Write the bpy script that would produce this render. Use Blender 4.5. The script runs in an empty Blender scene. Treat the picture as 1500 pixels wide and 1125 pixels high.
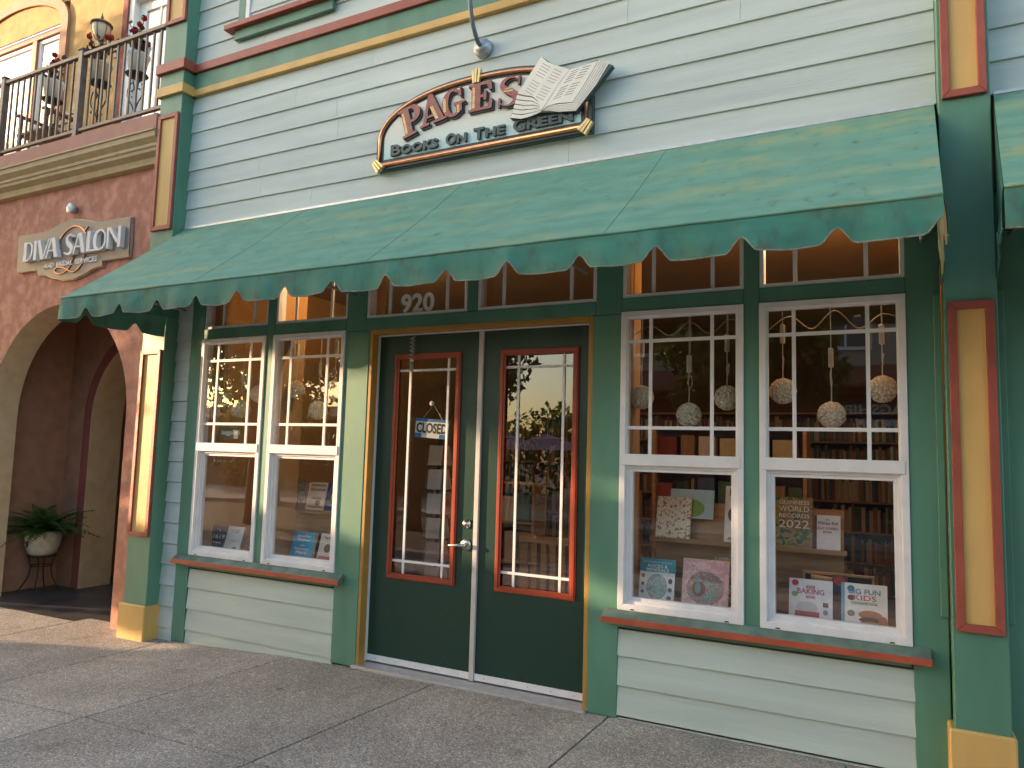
import bpy, bmesh, math, random
from mathutils import Vector, Matrix
rnd = random.Random(7)
PI = math.pi
R = math.radians
scene = bpy.context.scene
C = scene.collection

# ------------------------------------------------------------------ camera
def cam_basis(yaw, pitch, roll):
    return (Matrix.Rotation(yaw, 3, 'Z') @ Matrix.Rotation(pitch, 3, 'X') @ Matrix.Rotation(roll, 3, 'Y'))
M3 = cam_basis(R(27.398), R(5.3565), R(-1.589))
cam = bpy.data.cameras.new('camera'); camo = bpy.data.objects.new('camera', cam); C.objects.link(camo)
cx, cf, cu = M3.col[0], M3.col[1], M3.col[2]
mw = Matrix.Identity(4)
for i in range(3):
    mw[i][0] = cx[i]; mw[i][1] = cu[i]; mw[i][2] = -cf[i]
mw.translation = Vector((2.7546, -4.6656, 1.6689))
camo.matrix_world = mw
cam.sensor_width = 36; cam.lens = 36 * 1077.84 / 1500; cam.clip_start = 0.05; cam.clip_end = 600
scene.camera = camo

# ------------------------------------------------------------------ light
SUN = Vector((-2.9, -1.0, 0.464)).normalized()          # towards the sun
world = bpy.data.worlds.new('World'); scene.world = world; world.use_nodes = True
wn = world.node_tree
sky = wn.nodes.new('ShaderNodeTexSky'); sky.sky_type = 'NISHITA'; sky.sun_disc = False
sky.sun_elevation = math.asin(SUN.z); sky.sun_rotation = math.atan2(SUN.x, SUN.y) % (2 * PI)
sky.air_density = 1.0; sky.dust_density = 2.5; sky.ozone_density = 1.0
wn.links.new(sky.outputs[0], wn.nodes['Background'].inputs[0])
wn.nodes['Background'].inputs[1].default_value = 0.15
sl = bpy.data.lights.new('sun', 'SUN'); so = bpy.data.objects.new('sun', sl); C.objects.link(so)
sl.energy = 2.7; sl.angle = R(0.5); sl.color = (1.0, 0.67, 0.40)
so.rotation_euler = SUN.to_track_quat('Z', 'Y').to_euler(); so.location = (-20, -8, 12)
scene.view_settings.view_transform = 'Standard'; scene.view_settings.look = 'None'
scene.view_settings.gamma = 1.0; scene.view_settings.exposure = 2.25
scene.view_settings.use_curve_mapping = False
scene.cycles.max_bounces = 8; scene.cycles.transparent_max_bounces = 16
scene.cycles.sample_clamp_indirect = 4.0

# ------------------------------------------------------------------ materials
MATS = {}
def nodes_of(m):
    m.use_nodes = True
    return m.node_tree, m.node_tree.nodes, m.node_tree.links
def mat(name, col, rough=0.6, var=0.08, scale=6.0, bump=0.0, bscale=60.0, stretch=(1, 1, 1), col2=None, metal=0.0, rand=0.0, spec=0.5, detail=5.0, thr=(0.35, 0.65)):
    """painted / plain surface: world-space noise mixes the colour with a lighter or darker (or second) tone"""
    if name in MATS: return MATS[name]
    m = bpy.data.materials.new(name); MATS[name] = m
    nt, N, L = nodes_of(m); b = N['Principled BSDF']
    b.inputs['Roughness'].default_value = rough; b.inputs['Metallic'].default_value = metal
    b.inputs['Specular IOR Level'].default_value = spec
    geo = N.new('ShaderNodeNewGeometry'); mp = N.new('ShaderNodeMapping'); mp.inputs['Scale'].default_value = stretch
    L.new(geo.outputs['Position'], mp.inputs[0])
    nz = N.new('ShaderNodeTexNoise'); nz.inputs['Scale'].default_value = scale; nz.inputs['Detail'].default_value = detail
    L.new(mp.outputs[0], nz.inputs['Vector'])
    rp = N.new('ShaderNodeValToRGB'); L.new(nz.outputs[0], rp.inputs[0])
    c = Vector(col)
    a = c * (1 - var); d = Vector(col2) if col2 else c * (1 + var)
    rp.color_ramp.elements[0].position = thr[0]; rp.color_ramp.elements[1].position = thr[1]
    rp.color_ramp.elements[0].color = (*a, 1); rp.color_ramp.elements[1].color = (*d, 1)
    out = rp.outputs[0]
    if rand > 0:
        oi = N.new('ShaderNodeObjectInfo'); mr = N.new('ShaderNodeMapRange')
        mr.inputs[3].default_value = 1 - rand; mr.inputs[4].default_value = 1 + rand
        L.new(oi.outputs['Random'], mr.inputs[0])
        mx = N.new('ShaderNodeVectorMath'); mx.operation = 'SCALE'
        L.new(out, mx.inputs[0]); L.new(mr.outputs[0], mx.inputs['Scale']); out = mx.outputs[0]
    L.new(out, b.inputs['Base Color'])
    if bump > 0:
        n2 = N.new('ShaderNodeTexNoise'); n2.inputs['Scale'].default_value = bscale; n2.inputs['Detail'].default_value = 4
        L.new(mp.outputs[0], n2.inputs['Vector'])
        bp = N.new('ShaderNodeBump'); bp.inputs['Strength'].default_value = bump; bp.inputs['Distance'].default_value = 0.01
        L.new(n2.outputs[0], bp.inputs['Height']); L.new(bp.outputs[0], b.inputs['Normal'])
    return m

siding = mat('siding_paint', (0.52, 0.575, 0.54), 0.55, 0.08, 3.0, 0.25, 30, (0.25, 1, 3), rand=0.035)
siding_lo = mat('siding_paint_low', (0.50, 0.57, 0.52), 0.55, 0.08, 3.0, 0.25, 30, (0.25, 1, 3), rand=0.03)
green = mat('green_paint', (0.095, 0.235, 0.16), 0.5, 0.16, 3.0, 0.07, 40, (1, 1, 0.35))
green_dk = mat('door_green', (0.013, 0.052, 0.037), 0.34, 0.12, 26.0, 0.08, 90, col2=(0.04, 0.085, 0.065), thr=(0.66, 0.80))
yellow = mat('yellow_paint', (0.66, 0.40, 0.125), 0.55, 0.08, 5.0, 0.2, 50, (1, 1, 0.3))
jamb_y = mat('jamb_ochre', (0.42, 0.23, 0.05), 0.5, 0.1, 5.0, 0.15, 50)
red = mat('red_paint', (0.335, 0.072, 0.044), 0.5, 0.12, 6.0, 0.2, 60)
red_door = mat('red_moulding', (0.34, 0.055, 0.022), 0.38, 0.1, 6.0)
vinyl = mat('white_vinyl', (0.78, 0.75, 0.75), 0.4, 0.05, 8.0)
alum = mat('aluminium', (0.6, 0.57, 0.56), 0.42, 0.08, 20.0, metal=0.6)
steel = mat('satin_steel', (0.6, 0.58, 0.55), 0.28, 0.05, 20.0, metal=1.0)
dark_metal = mat('bronze_metal', (0.165, 0.13, 0.105), 0.5, 0.15, 10.0, metal=0.3)
iron = mat('black_iron', (0.025, 0.022, 0.02), 0.6, 0.2, 20.0)
tube_grey = mat('lamp_grey', (0.16, 0.19, 0.21), 0.45, 0.15, 20.0, metal=0.4)
galv = mat('galvanised', (0.42, 0.45, 0.47), 0.45, 0.25, 30.0, metal=0.5)
stucco = mat('terracotta_stucco', (0.50, 0.205, 0.135), 0.85, 0.1, 9.0, 0.7, 18, col2=(0.61, 0.29, 0.195), detail=9, thr=(0.42, 0.66))
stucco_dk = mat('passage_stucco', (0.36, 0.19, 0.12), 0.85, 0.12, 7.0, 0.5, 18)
stucco_red = mat('red_stucco_trim', (0.25, 0.07, 0.055), 0.85, 0.12, 9.0, 0.5, 20)
tan = mat('tan_stucco', (0.62, 0.46, 0.27), 0.8, 0.08, 8.0, 0.35, 22)
gold_st = mat('gold_stucco', (0.50, 0.30, 0.11), 0.85, 0.12, 6.0, 0.6, 16)
corn = mat('cornice_tan', (0.46, 0.34, 0.19), 0.6, 0.08, 8.0)
wood = mat('pale_wood', (0.42, 0.25, 0.12), 0.5, 0.16, 4.0, 0.1, 40, (1, 1, 9))
wood_dk = mat('brown_wood', (0.15, 0.075, 0.035), 0.5, 0.2, 4.0, 0.1, 40, (1, 1, 9))
ochre_in = mat('ochre_wall', (0.50, 0.27, 0.09), 0.7, 0.06, 4.0)
tan_in = mat('inner_tan', (0.40, 0.27, 0.16), 0.7, 0.06, 4.0)
dark_in = mat('inner_brown', (0.10, 0.055, 0.035), 0.8, 0.1, 4.0)
carpet = mat('shop_floor', (0.09, 0.06, 0.045), 0.8, 0.2, 12.0)
paper = mat('book_paper', (0.72, 0.68, 0.6), 0.8, 0.05, 40.0)
white = mat('white_paint', (0.8, 0.79, 0.76), 0.5, 0.03, 10.0)
cream = mat('cream_glaze', (0.62, 0.56, 0.44), 0.4, 0.12, 14.0)
black = mat('black_paint', (0.015, 0.015, 0.016), 0.5, 0.2, 30.0)
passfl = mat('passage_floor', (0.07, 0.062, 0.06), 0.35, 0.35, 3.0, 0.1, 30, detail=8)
kerb_m = mat('kerb_concrete', (0.30, 0.28, 0.26), 0.85, 0.15, 6.0, 0.3, 60)
tile_m = mat('roof_tile', (0.22, 0.075, 0.045), 0.8, 0.25, 3.0)
tanwall = mat('far_tan_wall', (0.36, 0.32, 0.27), 0.85, 0.06, 3.0)
brownwall = mat('far_brown_wall', (0.15, 0.055, 0.04), 0.85, 0.12, 3.0)
bark = mat('bark', (0.10, 0.07, 0.05), 0.9, 0.3, 8.0, 0.6, 20, (1, 1, 0.3))
pinkcloth = mat('pink_canvas', (0.72, 0.36, 0.38), 0.8, 0.08, 4.0)
copper = mat('copper', (0.62, 0.30, 0.17), 0.3, 0.12, 25.0, metal=0.9)
goldleaf = mat('gold_leaf', (0.72, 0.52, 0.22), 0.35, 0.15, 40.0, metal=0.5)
signdark = mat('sign_dark', (0.045, 0.045, 0.042), 0.45, 0.2, 30.0)
signgreen = mat('sign_green_grey', (0.045, 0.07, 0.066), 0.45, 0.15, 30.0)
signred = mat('sign_letter_red', (0.33, 0.095, 0.07), 0.45, 0.15, 20.0)
pagew = mat('page_cream', (0.84, 0.78, 0.70), 0.55, 0.05, 8.0)
bronze_panel = mat('brushed_bronze', (0.24, 0.205, 0.18), 0.5, 0.06, 5.0, 0.0, 60, (40, 1, 1), metal=0.25)
letterw = mat('letter_silver', (0.72, 0.69, 0.68), 0.4, 0.04, 10.0)
ballm = mat('rosette_cream', (0.82, 0.76, 0.64), 0.7, 0.1, 60.0)
leafy = mat('fern_green', (0.035, 0.11, 0.018), 0.45, 0.4, 14.0)
petal = mat('geranium_red', (0.42, 0.012, 0.012), 0.5, 0.2, 20.0)
leafbr = mat('geranium_stem', (0.09, 0.06, 0.03), 0.6, 0.3, 20.0)

def foliage(name, c1, c2):
    m = bpy.data.materials.new(name); nt, N, L = nodes_of(m); b = N['Principled BSDF']; b.inputs['Roughness'].default_value = 0.5
    geo = N.new('ShaderNodeNewGeometry'); nz = N.new('ShaderNodeTexNoise'); nz.inputs['Scale'].default_value = 1.6
    L.new(geo.outputs['Position'], nz.inputs['Vector'])
    rp = N.new('ShaderNodeValToRGB'); rp.color_ramp.elements[0].color = (*c1, 1); rp.color_ramp.elements[1].color = (*c2, 1)
    rp.color_ramp.elements[0].position = .35; rp.color_ramp.elements[1].position = .65
    L.new(nz.outputs[0], rp.inputs[0]); L.new(rp.outputs[0], b.inputs['Base Color'])
    tr = N.new('ShaderNodeBsdfTranslucent'); L.new(rp.outputs[0], tr.inputs[0])
    mx = N.new('ShaderNodeMixShader'); mx.inputs[0].default_value = 0.35
    L.new(b.outputs[0], mx.inputs[1]); L.new(tr.outputs[0], mx.inputs[2]); L.new(mx.outputs[0], N['Material Output'].inputs[0])
    return m
leaf_a = foliage('tree_leaves', (0.05, 0.10, 0.018), (0.13, 0.20, 0.04))

def glass_mat():
    m = bpy.data.materials.new('window_glass'); nt, N, L = nodes_of(m); N.remove(N['Principled BSDF'])
    tr = N.new('ShaderNodeBsdfTransparent'); tr.inputs[0].default_value = (0.985, 0.99, 0.987, 1)
    gl = N.new('ShaderNodeBsdfGlossy'); gl.inputs['Roughness'].default_value = 0.0; gl.inputs[0].default_value = (1, 1, 1, 1)
    fr = N.new('ShaderNodeFresnel'); fr.inputs[0].default_value = 1.5
    geo = N.new('ShaderNodeNewGeometry')
    inv = N.new('ShaderNodeMath'); inv.operation = 'SUBTRACT'; inv.inputs[0].default_value = 1.0; L.new(geo.outputs['Backfacing'], inv.inputs[1])
    k = N.new('ShaderNodeMath'); k.operation = 'MULTIPLY'; L.new(fr.outputs[0], k.inputs[0]); L.new(inv.outputs[0], k.inputs[1])
    k2 = N.new('ShaderNodeMath'); k2.operation = 'MULTIPLY'; k2.use_clamp = True; k2.inputs[1].default_value = 2.7; L.new(k.outputs[0], k2.inputs[0])
    nz = N.new('ShaderNodeTexNoise'); nz.inputs['Scale'].default_value = 3.0; nz.inputs['Detail'].default_value = 1.0; L.new(geo.outputs['Position'], nz.inputs['Vector'])
    bp = N.new('ShaderNodeBump'); bp.inputs['Strength'].default_value = 0.05; bp.inputs['Distance'].default_value = 0.01
    L.new(nz.outputs[0], bp.inputs['Height']); L.new(bp.outputs[0], gl.inputs['Normal'])
    mx = N.new('ShaderNodeMixShader'); L.new(k2.outputs[0], mx.inputs[0]); L.new(tr.outputs[0], mx.inputs[1]); L.new(gl.outputs[0], mx.inputs[2])
    L.new(mx.outputs[0], N['Material Output'].inputs[0]); return m
glass = glass_mat()

def concrete_mat():
    m = bpy.data.materials.new('exposed_aggregate'); nt, N, L = nodes_of(m); b = N['Principled BSDF']; b.inputs['Roughness'].default_value = 0.8
    geo = N.new('ShaderNodeNewGeometry')
    vo = N.new('ShaderNodeTexVoronoi'); vo.inputs['Scale'].default_value = 125; L.new(geo.outputs['Position'], vo.inputs['Vector'])
    sep = N.new('ShaderNodeSeparateColor'); L.new(vo.outputs['Color'], sep.inputs[0])
    rp = N.new('ShaderNodeValToRGB'); cr = rp.color_ramp; cr.interpolation = 'LINEAR'
    cr.elements[0].position = 0.0; cr.elements[0].color = (0.215, 0.178, 0.147, 1)
    cr.elements[1].position = 1.0; cr.elements[1].color = (0.72, 0.66, 0.57, 1)
    for p, c in ((0.35, (0.325, 0.275, 0.232, 1)), (0.75, (0.44, 0.373, 0.318, 1)), (0.93, (0.57, 0.49, 0.42, 1))):
        e = cr.elements.new(p); e.color = c
    L.new(sep.outputs[0], rp.inputs[0])
    nz = N.new('ShaderNodeTexNoise'); nz.inputs['Scale'].default_value = 1.3; nz.inputs['Detail'].default_value = 6; L.new(geo.outputs['Position'], nz.inputs['Vector'])
    mr = N.new('ShaderNodeMapRange'); mr.inputs[1].default_value = .3; mr.inputs[2].default_value = .7; mr.inputs[3].default_value = .74; mr.inputs[4].default_value = 1.18
    L.new(nz.outputs[0], mr.inputs[0])
    oi = N.new('ShaderNodeObjectInfo'); m2 = N.new('ShaderNodeMapRange'); m2.inputs[3].default_value = .93; m2.inputs[4].default_value = 1.05; L.new(oi.outputs['Random'], m2.inputs[0])
    mu = N.new('ShaderNodeMath'); mu.operation = 'MULTIPLY'; L.new(mr.outputs[0], mu.inputs[0]); L.new(m2.outputs[0], mu.inputs[1])
    sc = N.new('ShaderNodeVectorMath'); sc.operation = 'SCALE'; L.new(rp.outputs[0], sc.inputs[0]); L.new(mu.outputs[0], sc.inputs['Scale'])
    v2 = N.new('ShaderNodeTexVoronoi'); v2.inputs['Scale'].default_value = 1.9; L.new(geo.outputs['Position'], v2.inputs['Vector'])
    gm = N.new('ShaderNodeMapRange'); gm.inputs[1].default_value = 0.035; gm.inputs[2].default_value = 0.05; gm.inputs[3].default_value = 0.5; gm.inputs[4].default_value = 1.0; L.new(v2.outputs['Distance'], gm.inputs[0])
    n3 = N.new('ShaderNodeTexNoise'); n3.inputs['Scale'].default_value = 4.5; n3.inputs['Detail'].default_value = 7; L.new(geo.outputs['Position'], n3.inputs['Vector'])
    st = N.new('ShaderNodeMapRange'); st.inputs[1].default_value = 0.6; st.inputs[2].default_value = 0.72; st.inputs[3].default_value = 1.0; st.inputs[4].default_value = 0.78; L.new(n3.outputs[0], st.inputs[0])
    mg = N.new('ShaderNodeMath'); mg.operation = 'MULTIPLY'; L.new(gm.outputs[0], mg.inputs[0]); L.new(st.outputs[0], mg.inputs[1])
    s2 = N.new('ShaderNodeVectorMath'); s2.operation = 'SCALE'; L.new(sc.outputs[0], s2.inputs[0]); L.new(mg.outputs[0], s2.inputs['Scale'])
    L.new(s2.outputs[0], b.inputs['Base Color'])
    bp = N.new('ShaderNodeBump'); bp.inputs['Strength'].default_value = 0.5; bp.inputs['Distance'].default_value = 0.004; bp.invert = True
    L.new(vo.outputs['Distance'], bp.inputs['Height']); L.new(bp.outputs[0], b.inputs['Normal']); return m
concrete = concrete_mat()
asphalt = mat('asphalt', (0.055, 0.053, 0.052), 0.9, 0.25, 3.0, 0.4, 120)

def awning_mat(name, ca, cb, olive, soot):
    m = bpy.data.materials.new(name); nt, N, L = nodes_of(m); b = N['Principled BSDF']; b.inputs['Roughness'].default_value = 0.75
    geo = N.new('ShaderNodeNewGeometry')
    def noise(sc, st, det, lo, hi):
        mp = N.new('ShaderNodeMapping'); mp.inputs['Scale'].default_value = st; L.new(geo.outputs['Position'], mp.inputs[0])
        n = N.new('ShaderNodeTexNoise'); n.inputs['Scale'].default_value = sc; n.inputs['Detail'].default_value = det; L.new(mp.outputs[0], n.inputs['Vector'])
        r = N.new('ShaderNodeMapRange'); r.inputs[1].default_value = lo; r.inputs[2].default_value = hi; L.new(n.outputs[0], r.inputs[0]); return r.outputs[0]
    def mix(f, a, bb):
        x = N.new('ShaderNodeMix'); x.data_type = 'RGBA'; L.new(f, x.inputs[0])
        for i, v in ((6, a), (7, bb)):
            if isinstance(v, tuple): x.inputs[i].default_value = (*v, 1)
            else: L.new(v, x.inputs[i])
        return x.outputs[2]
    c = mix(noise(9, (0.5, 1, 1.2), 10, .3, .7), ca, cb)
    mm = N.new('ShaderNodeMath'); mm.operation = 'MULTIPLY'
    L.new(noise(2.2, (0.30, 3.0, 3.0), 6, .46, .68), mm.inputs[0]); L.new(noise(7, (1, 1, 1), 6, .3, .7), mm.inputs[1])
    c = mix(mm.outputs[0], c, olive)              # olive mildew and faded streaks
    c = mix(noise(14, (1, 1, .5), 8, *soot), c, (0.06, 0.085, 0.065))   # soot
    L.new(c, b.inputs['Base Color'])
    n = N.new('ShaderNodeTexNoise'); n.inputs['Scale'].default_value = 24; n.inputs['Detail'].default_value = 8; L.new(geo.outputs['Position'], n.inputs['Vector'])
    bp = N.new('ShaderNodeBump'); bp.inputs['Strength'].default_value = 0.10; bp.inputs['Distance'].default_value = 0.01
    L.new(n.outputs[0], bp.inputs['Height']); L.new(bp.outputs[0], b.inputs['Normal']); return m
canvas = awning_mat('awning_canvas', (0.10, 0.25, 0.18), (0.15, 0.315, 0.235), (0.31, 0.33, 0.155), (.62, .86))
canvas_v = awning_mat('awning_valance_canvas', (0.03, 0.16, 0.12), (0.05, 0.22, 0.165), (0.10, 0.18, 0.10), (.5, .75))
canvas_edge = mat('awning_binding', (0.22, 0.23, 0.18), 0.8, 0.3, 30.0)

def emis(name, col, st):
    m = bpy.data.materials.new(name); nt, N, L = nodes_of(m); b = N['Principled BSDF']
    b.inputs['Base Color'].default_value = (*col, 1); b.inputs['Emission Color'].default_value = (*col, 1); b.inputs['Emission Strength'].default_value = st
    return m

def art_mat(name, cols, scale, base=None, seed=0.0, dist=0.0, detail=3):
    """printed cover artwork: stepped noise between a few inks"""
    m = bpy.data.materials.new(name); nt, N, L = nodes_of(m); b = N['Principled BSDF']; b.inputs['Roughness'].default_value = 0.35
    tc = N.new('ShaderNodeTexCoord'); mp = N.new('ShaderNodeMapping'); mp.inputs['Location'].default_value = (seed, seed * 2, seed)
    L.new(tc.outputs['Object'], mp.inputs[0])
    nz = N.new('ShaderNodeTexNoise'); nz.inputs['Scale'].default_value = scale; nz.inputs['Detail'].default_value = detail; nz.inputs['Distortion'].default_value = dist
    L.new(mp.outputs[0], nz.inputs['Vector'])
    rp = N.new('ShaderNodeValToRGB'); cr = rp.color_ramp; cr.interpolation = 'CONSTANT'
    n = len(cols)
    pos = [0.0] + [0.36 + 0.28 * i / max(1, n - 2) for i in range(n - 1)]
    cr.elements[0].color = (*cols[0], 1); cr.elements[1].position = pos[1]; cr.elements[1].color = (*cols[1], 1)
    for i in range(2, n):
        e = cr.elements.new(min(pos[i], 0.99)); e.color = (*cols[i], 1)
    L.new(nz.outputs[0], rp.inputs[0]); L.new(rp.outputs[0], b.inputs['Base Color']); return m
def ink(col, rough=0.4):
    k = 'ink_%d_%d_%d' % tuple(int(255 * c) for c in col)
    return mat(k, col, rough, 0.04, 30.0)

# ------------------------------------------------------------------ mesh helpers
class MB:
    def __init__(s): s.v = []; s.f = []; s.mi = []; s.cur = 0
    def quad(s, a, b, c, d):
        n = len(s.v); s.v += [tuple(a), tuple(b), tuple(c), tuple(d)]; s.f.append((n, n + 1, n + 2, n + 3)); s.mi.append(s.cur); return s
    def box(s, x0, x1, y0, y1, z0, z1):
        n = len(s.v)
        s.v += [(x0, y0, z0), (x1, y0, z0), (x1, y1, z0), (x0, y1, z0), (x0, y0, z1), (x1, y0, z1), (x1, y1, z1), (x0, y1, z1)]
        for f in ((0, 1, 5, 4), (1, 2, 6, 5), (2, 3, 7, 6), (3, 0, 4, 7), (4, 5, 6, 7), (3, 2, 1, 0)):
            s.f.append(tuple(n + i for i in f)); s.mi.append(s.cur)
        return s
    def prism(s, pts, y0, y1):
        """polygon in XZ (counter-clockwise seen from -Y) extruded along Y"""
        n = len(s.v); k = len(pts)
        s.v += [(x, y0, z) for x, z in pts] + [(x, y1, z) for x, z in pts]
        s.f.append(tuple(range(n, n + k))); s.mi.append(s.cur)
        s.f.append(tuple(range(n + 2 * k - 1, n + k - 1, -1))); s.mi.append(s.cur)
        for i in range(k):
            j = (i + 1) % k; s.f.append((n + i, n + k + i, n + k + j, n + j)); s.mi.append(s.cur)
        return s
    def xprism(s, prof, x0, x1):
        """profile in YZ extruded along X"""
        n = len(s.v); k = len(prof)
        s.v += [(x0, y, z) for y, z in prof] + [(x1, y, z) for y, z in prof]
        s.f.append(tuple(range(n + k - 1, n - 1, -1))); s.f.append(tuple(range(n + k, n + 2 * k))); s.mi += [s.cur] * 2
        for i in range(k):
            j = (i + 1) % k; s.f.append((n + i, n + j, n + k + j, n + k + i)); s.mi.append(s.cur)
        return s
    def tube(s, pts, r, seg=8, closed=False):
        pts = [Vector(p) for p in pts]; n0 = len(s.v); k = len(pts); up = Vector((0.13, 0.31, 0.94))
        rr = r if isinstance(r, (list, tuple)) else [r] * k
        for i, p in enumerate(pts):
            a = pts[i - 1] if (i > 0 or closed) else p; b = pts[(i + 1) % k] if (i < k - 1 or closed) else p
            d = (b - a).normalized(); u = d.cross(up)
            if u.length < 1e-4: u = d.cross(Vector((1, 0, 0)))
            u.normalize(); w = d.cross(u)
            for j in range(seg):
                t = 2 * PI * j / seg; s.v.append(tuple(p + (u * math.cos(t) + w * math.sin(t)) * rr[i]))
        for i in range(k if closed else k - 1):
            i2 = (i + 1) % k
            for j in range(seg):
                j2 = (j + 1) % seg; s.f.append((n0 + i * seg + j, n0 + i * seg + j2, n0 + i2 * seg + j2, n0 + i2 * seg + j)); s.mi.append(s.cur)
        if not closed:
            s.f.append(tuple(n0 + j for j in range(seg - 1, -1, -1))); s.f.append(tuple(n0 + (k - 1) * seg + j for j in range(seg))); s.mi += [s.cur] * 2
        return s
    def lathe(s, prof, seg=20, c=(0, 0, 0)):
        n0 = len(s.v); k = len(prof)
        for r, z in prof:
            for j in range(seg):
                t = 2 * PI * j / seg; s.v.append((c[0] + r * math.cos(t), c[1] + r * math.sin(t), c[2] + z))
        for i in range(k - 1):
            for j in range(seg):
                j2 = (j + 1) % seg; s.f.append((n0 + i * seg + j, n0 + i * seg + j2, n0 + (i + 1) * seg + j2, n0 + (i + 1) * seg + j)); s.mi.append(s.cur)
        s.f.append(tuple(n0 + j for j in range(seg - 1, -1, -1))); s.f.append(tuple(n0 + (k - 1) * seg + j for j in range(seg))); s.mi += [s.cur] * 2
        return s
    def frame(s, x0, x1, z0, z1, w, y0, y1):
        """rectangular picture frame as four mitred bars"""
        o = [(x0, z0), (x1, z0), (x1, z1), (x0, z1)]; i_ = [(x0 + w, z0 + w), (x1 - w, z0 + w), (x1 - w, z1 - w), (x0 + w, z1 - w)]
        for k in range(4):
            j = (k + 1) % 4; s.prism([o[k], o[j], i_[j], i_[k]], y0, y1)
        return s
    def mesh(s, name, bevel=0.0, recalc=True, smooth=False):
        me = bpy.data.meshes.new(name); me.from_pydata(s.v, [], s.f)
        if any(s.mi): me.polygons.foreach_set('material_index', s.mi)
        if bevel > 0 or recalc:
            bm = bmesh.new(); bm.from_mesh(me)
            if recalc: bmesh.ops.recalc_face_normals(bm, faces=bm.faces)
            if bevel > 0: bmesh.ops.bevel(bm, geom=[e for e in bm.edges if e.calc_face_angle(0) > 0.5], offset=bevel, segments=1, affect='EDGES', clamp_overlap=True)
            bm.to_mesh(me); bm.free()
        if smooth: me.polygons.foreach_set('use_smooth', [True] * len(me.polygons))
        return me

def link(name, me, m=None, parent=None):
    o = bpy.data.objects.new(name, me); C.objects.link(o)
    if m is not None:
        for q in (m if isinstance(m, (list, tuple)) else [m]): me.materials.append(q)
    if parent is not None: o.parent = parent
    return o
def part(name, mb, m, parent, bevel=0.0, smooth=False):
    return link(name, mb.mesh(name, bevel, True, smooth), m, parent)
def tag(o, label, cat, group=None):
    o['label'] = label; o['category'] = cat
    if group: o['group'] = group
    return o
def thing(name, label, cat, loc=(0, 0, 0), group=None, rot=(0, 0, 0)):
    o = bpy.data.objects.new(name, None); C.objects.link(o); o.location = loc; o.rotation_euler = rot; o.empty_display_size = 0.1
    return tag(o, label, cat, group)
def struct(o): o['kind'] = 'structure'; return o
def copy_tree(o, parent=None):
    c = o.copy(); C.objects.link(c); c.parent = parent
    for ch in list(o.children): copy_tree(ch, c)
    return c

def text_mesh(s, size, extrude=0.0, offset=0.0, align='CENTER', spacing=1.0):
    cu_ = bpy.data.curves.new('lettering', 'FONT'); cu_.body = s; cu_.size = size; cu_.extrude = extrude; cu_.offset = offset
    cu_.align_x = align; cu_.space_character = spacing; cu_.resolution_u = 3
    o = bpy.data.objects.new('lettering', cu_); C.objects.link(o); bpy.context.view_layer.update()
    me = bpy.data.meshes.new_from_object(o.evaluated_get(bpy.context.evaluated_depsgraph_get()))
    bpy.data.objects.remove(o); bpy.data.curves.remove(cu_); me.materials.clear()
    me.transform(Matrix.Rotation(PI / 2, 4, 'X')); return me
def text(name, s, size, loc, m, parent, extrude=0.001, offset=0.0, align='CENTER', spacing=1.0, width=None, rot=0.0, height=None):
    me = text_mesh(s, size, extrude, offset, align, spacing)
    xs = [v.co.x for v in me.vertices]; zs = [v.co.z for v in me.vertices]
    if width: me.transform(Matrix.Diagonal((width / (max(xs) - min(xs)), 1, (height / (max(zs) - min(zs))) if height else 1, 1)))
    o = link(name, me, m, parent); o.location = loc; o.rotation_euler = (0, rot, 0); return o
def poly_mesh(loops, depth):
    """flat shape with holes, extruded, standing in XZ and facing -Y"""
    cu_ = bpy.data.curves.new('shape', 'CURVE'); cu_.dimensions = '2D'; cu_.fill_mode = 'BOTH'; cu_.extrude = depth / 2
    for lp in loops:
        sp = cu_.splines.new('POLY'); sp.points.add(len(lp) - 1); sp.use_cyclic_u = True
        for p, q in zip(sp.points, lp): p.co = (q[0], q[1], 0, 1)
    o = bpy.data.objects.new('shape', cu_); C.objects.link(o); bpy.context.view_layer.update()
    me = bpy.data.meshes.new_from_object(o.evaluated_get(bpy.context.evaluated_depsgraph_get()))
    bpy.data.objects.remove(o); bpy.data.curves.remove(cu_)
    me.transform(Matrix.Rotation(PI / 2, 4, 'X')); return me
def spline(pts, n=8, closed=False):
    pts = [Vector(p) for p in pts]; out = []; k = len(pts)
    for i in range(k if closed else k - 1):
        p0 = pts[(i - 1) % k] if (closed or i > 0) else pts[i]; p1 = pts[i]; p2 = pts[(i + 1) % k]
        p3 = pts[(i + 2) % k] if (closed or i + 2 < k) else p2
        for j in range(n):
            t = j / n
            out.append(0.5 * ((2 * p1) + (p2 - p0) * t + (2 * p0 - 5 * p1 + 4 * p2 - p3) * t * t + (3 * p1 - p0 - 3 * p2 + p3) * t ** 3))
    if not closed: out.append(pts[-1])
    return out
def stroke(pts, widths, n=6):
    """closed outline of a brush stroke along 2-D points"""
    c = spline([(p[0], p[1], w) for p, w in zip(pts, widths)], n); Lf = []; Rt = []
    for i, p in enumerate(c):
        a = c[max(0, i - 1)]; b = c[min(len(c) - 1, i + 1)]; d = Vector((b.x - a.x, b.y - a.y)); d.normalize(); q = Vector((-d.y, d.x)) * p.z / 2
        Lf.append((p.x + q.x, p.y + q.y)); Rt.append((p.x - q.x, p.y - q.y))
    return Lf + Rt[::-1]

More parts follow.
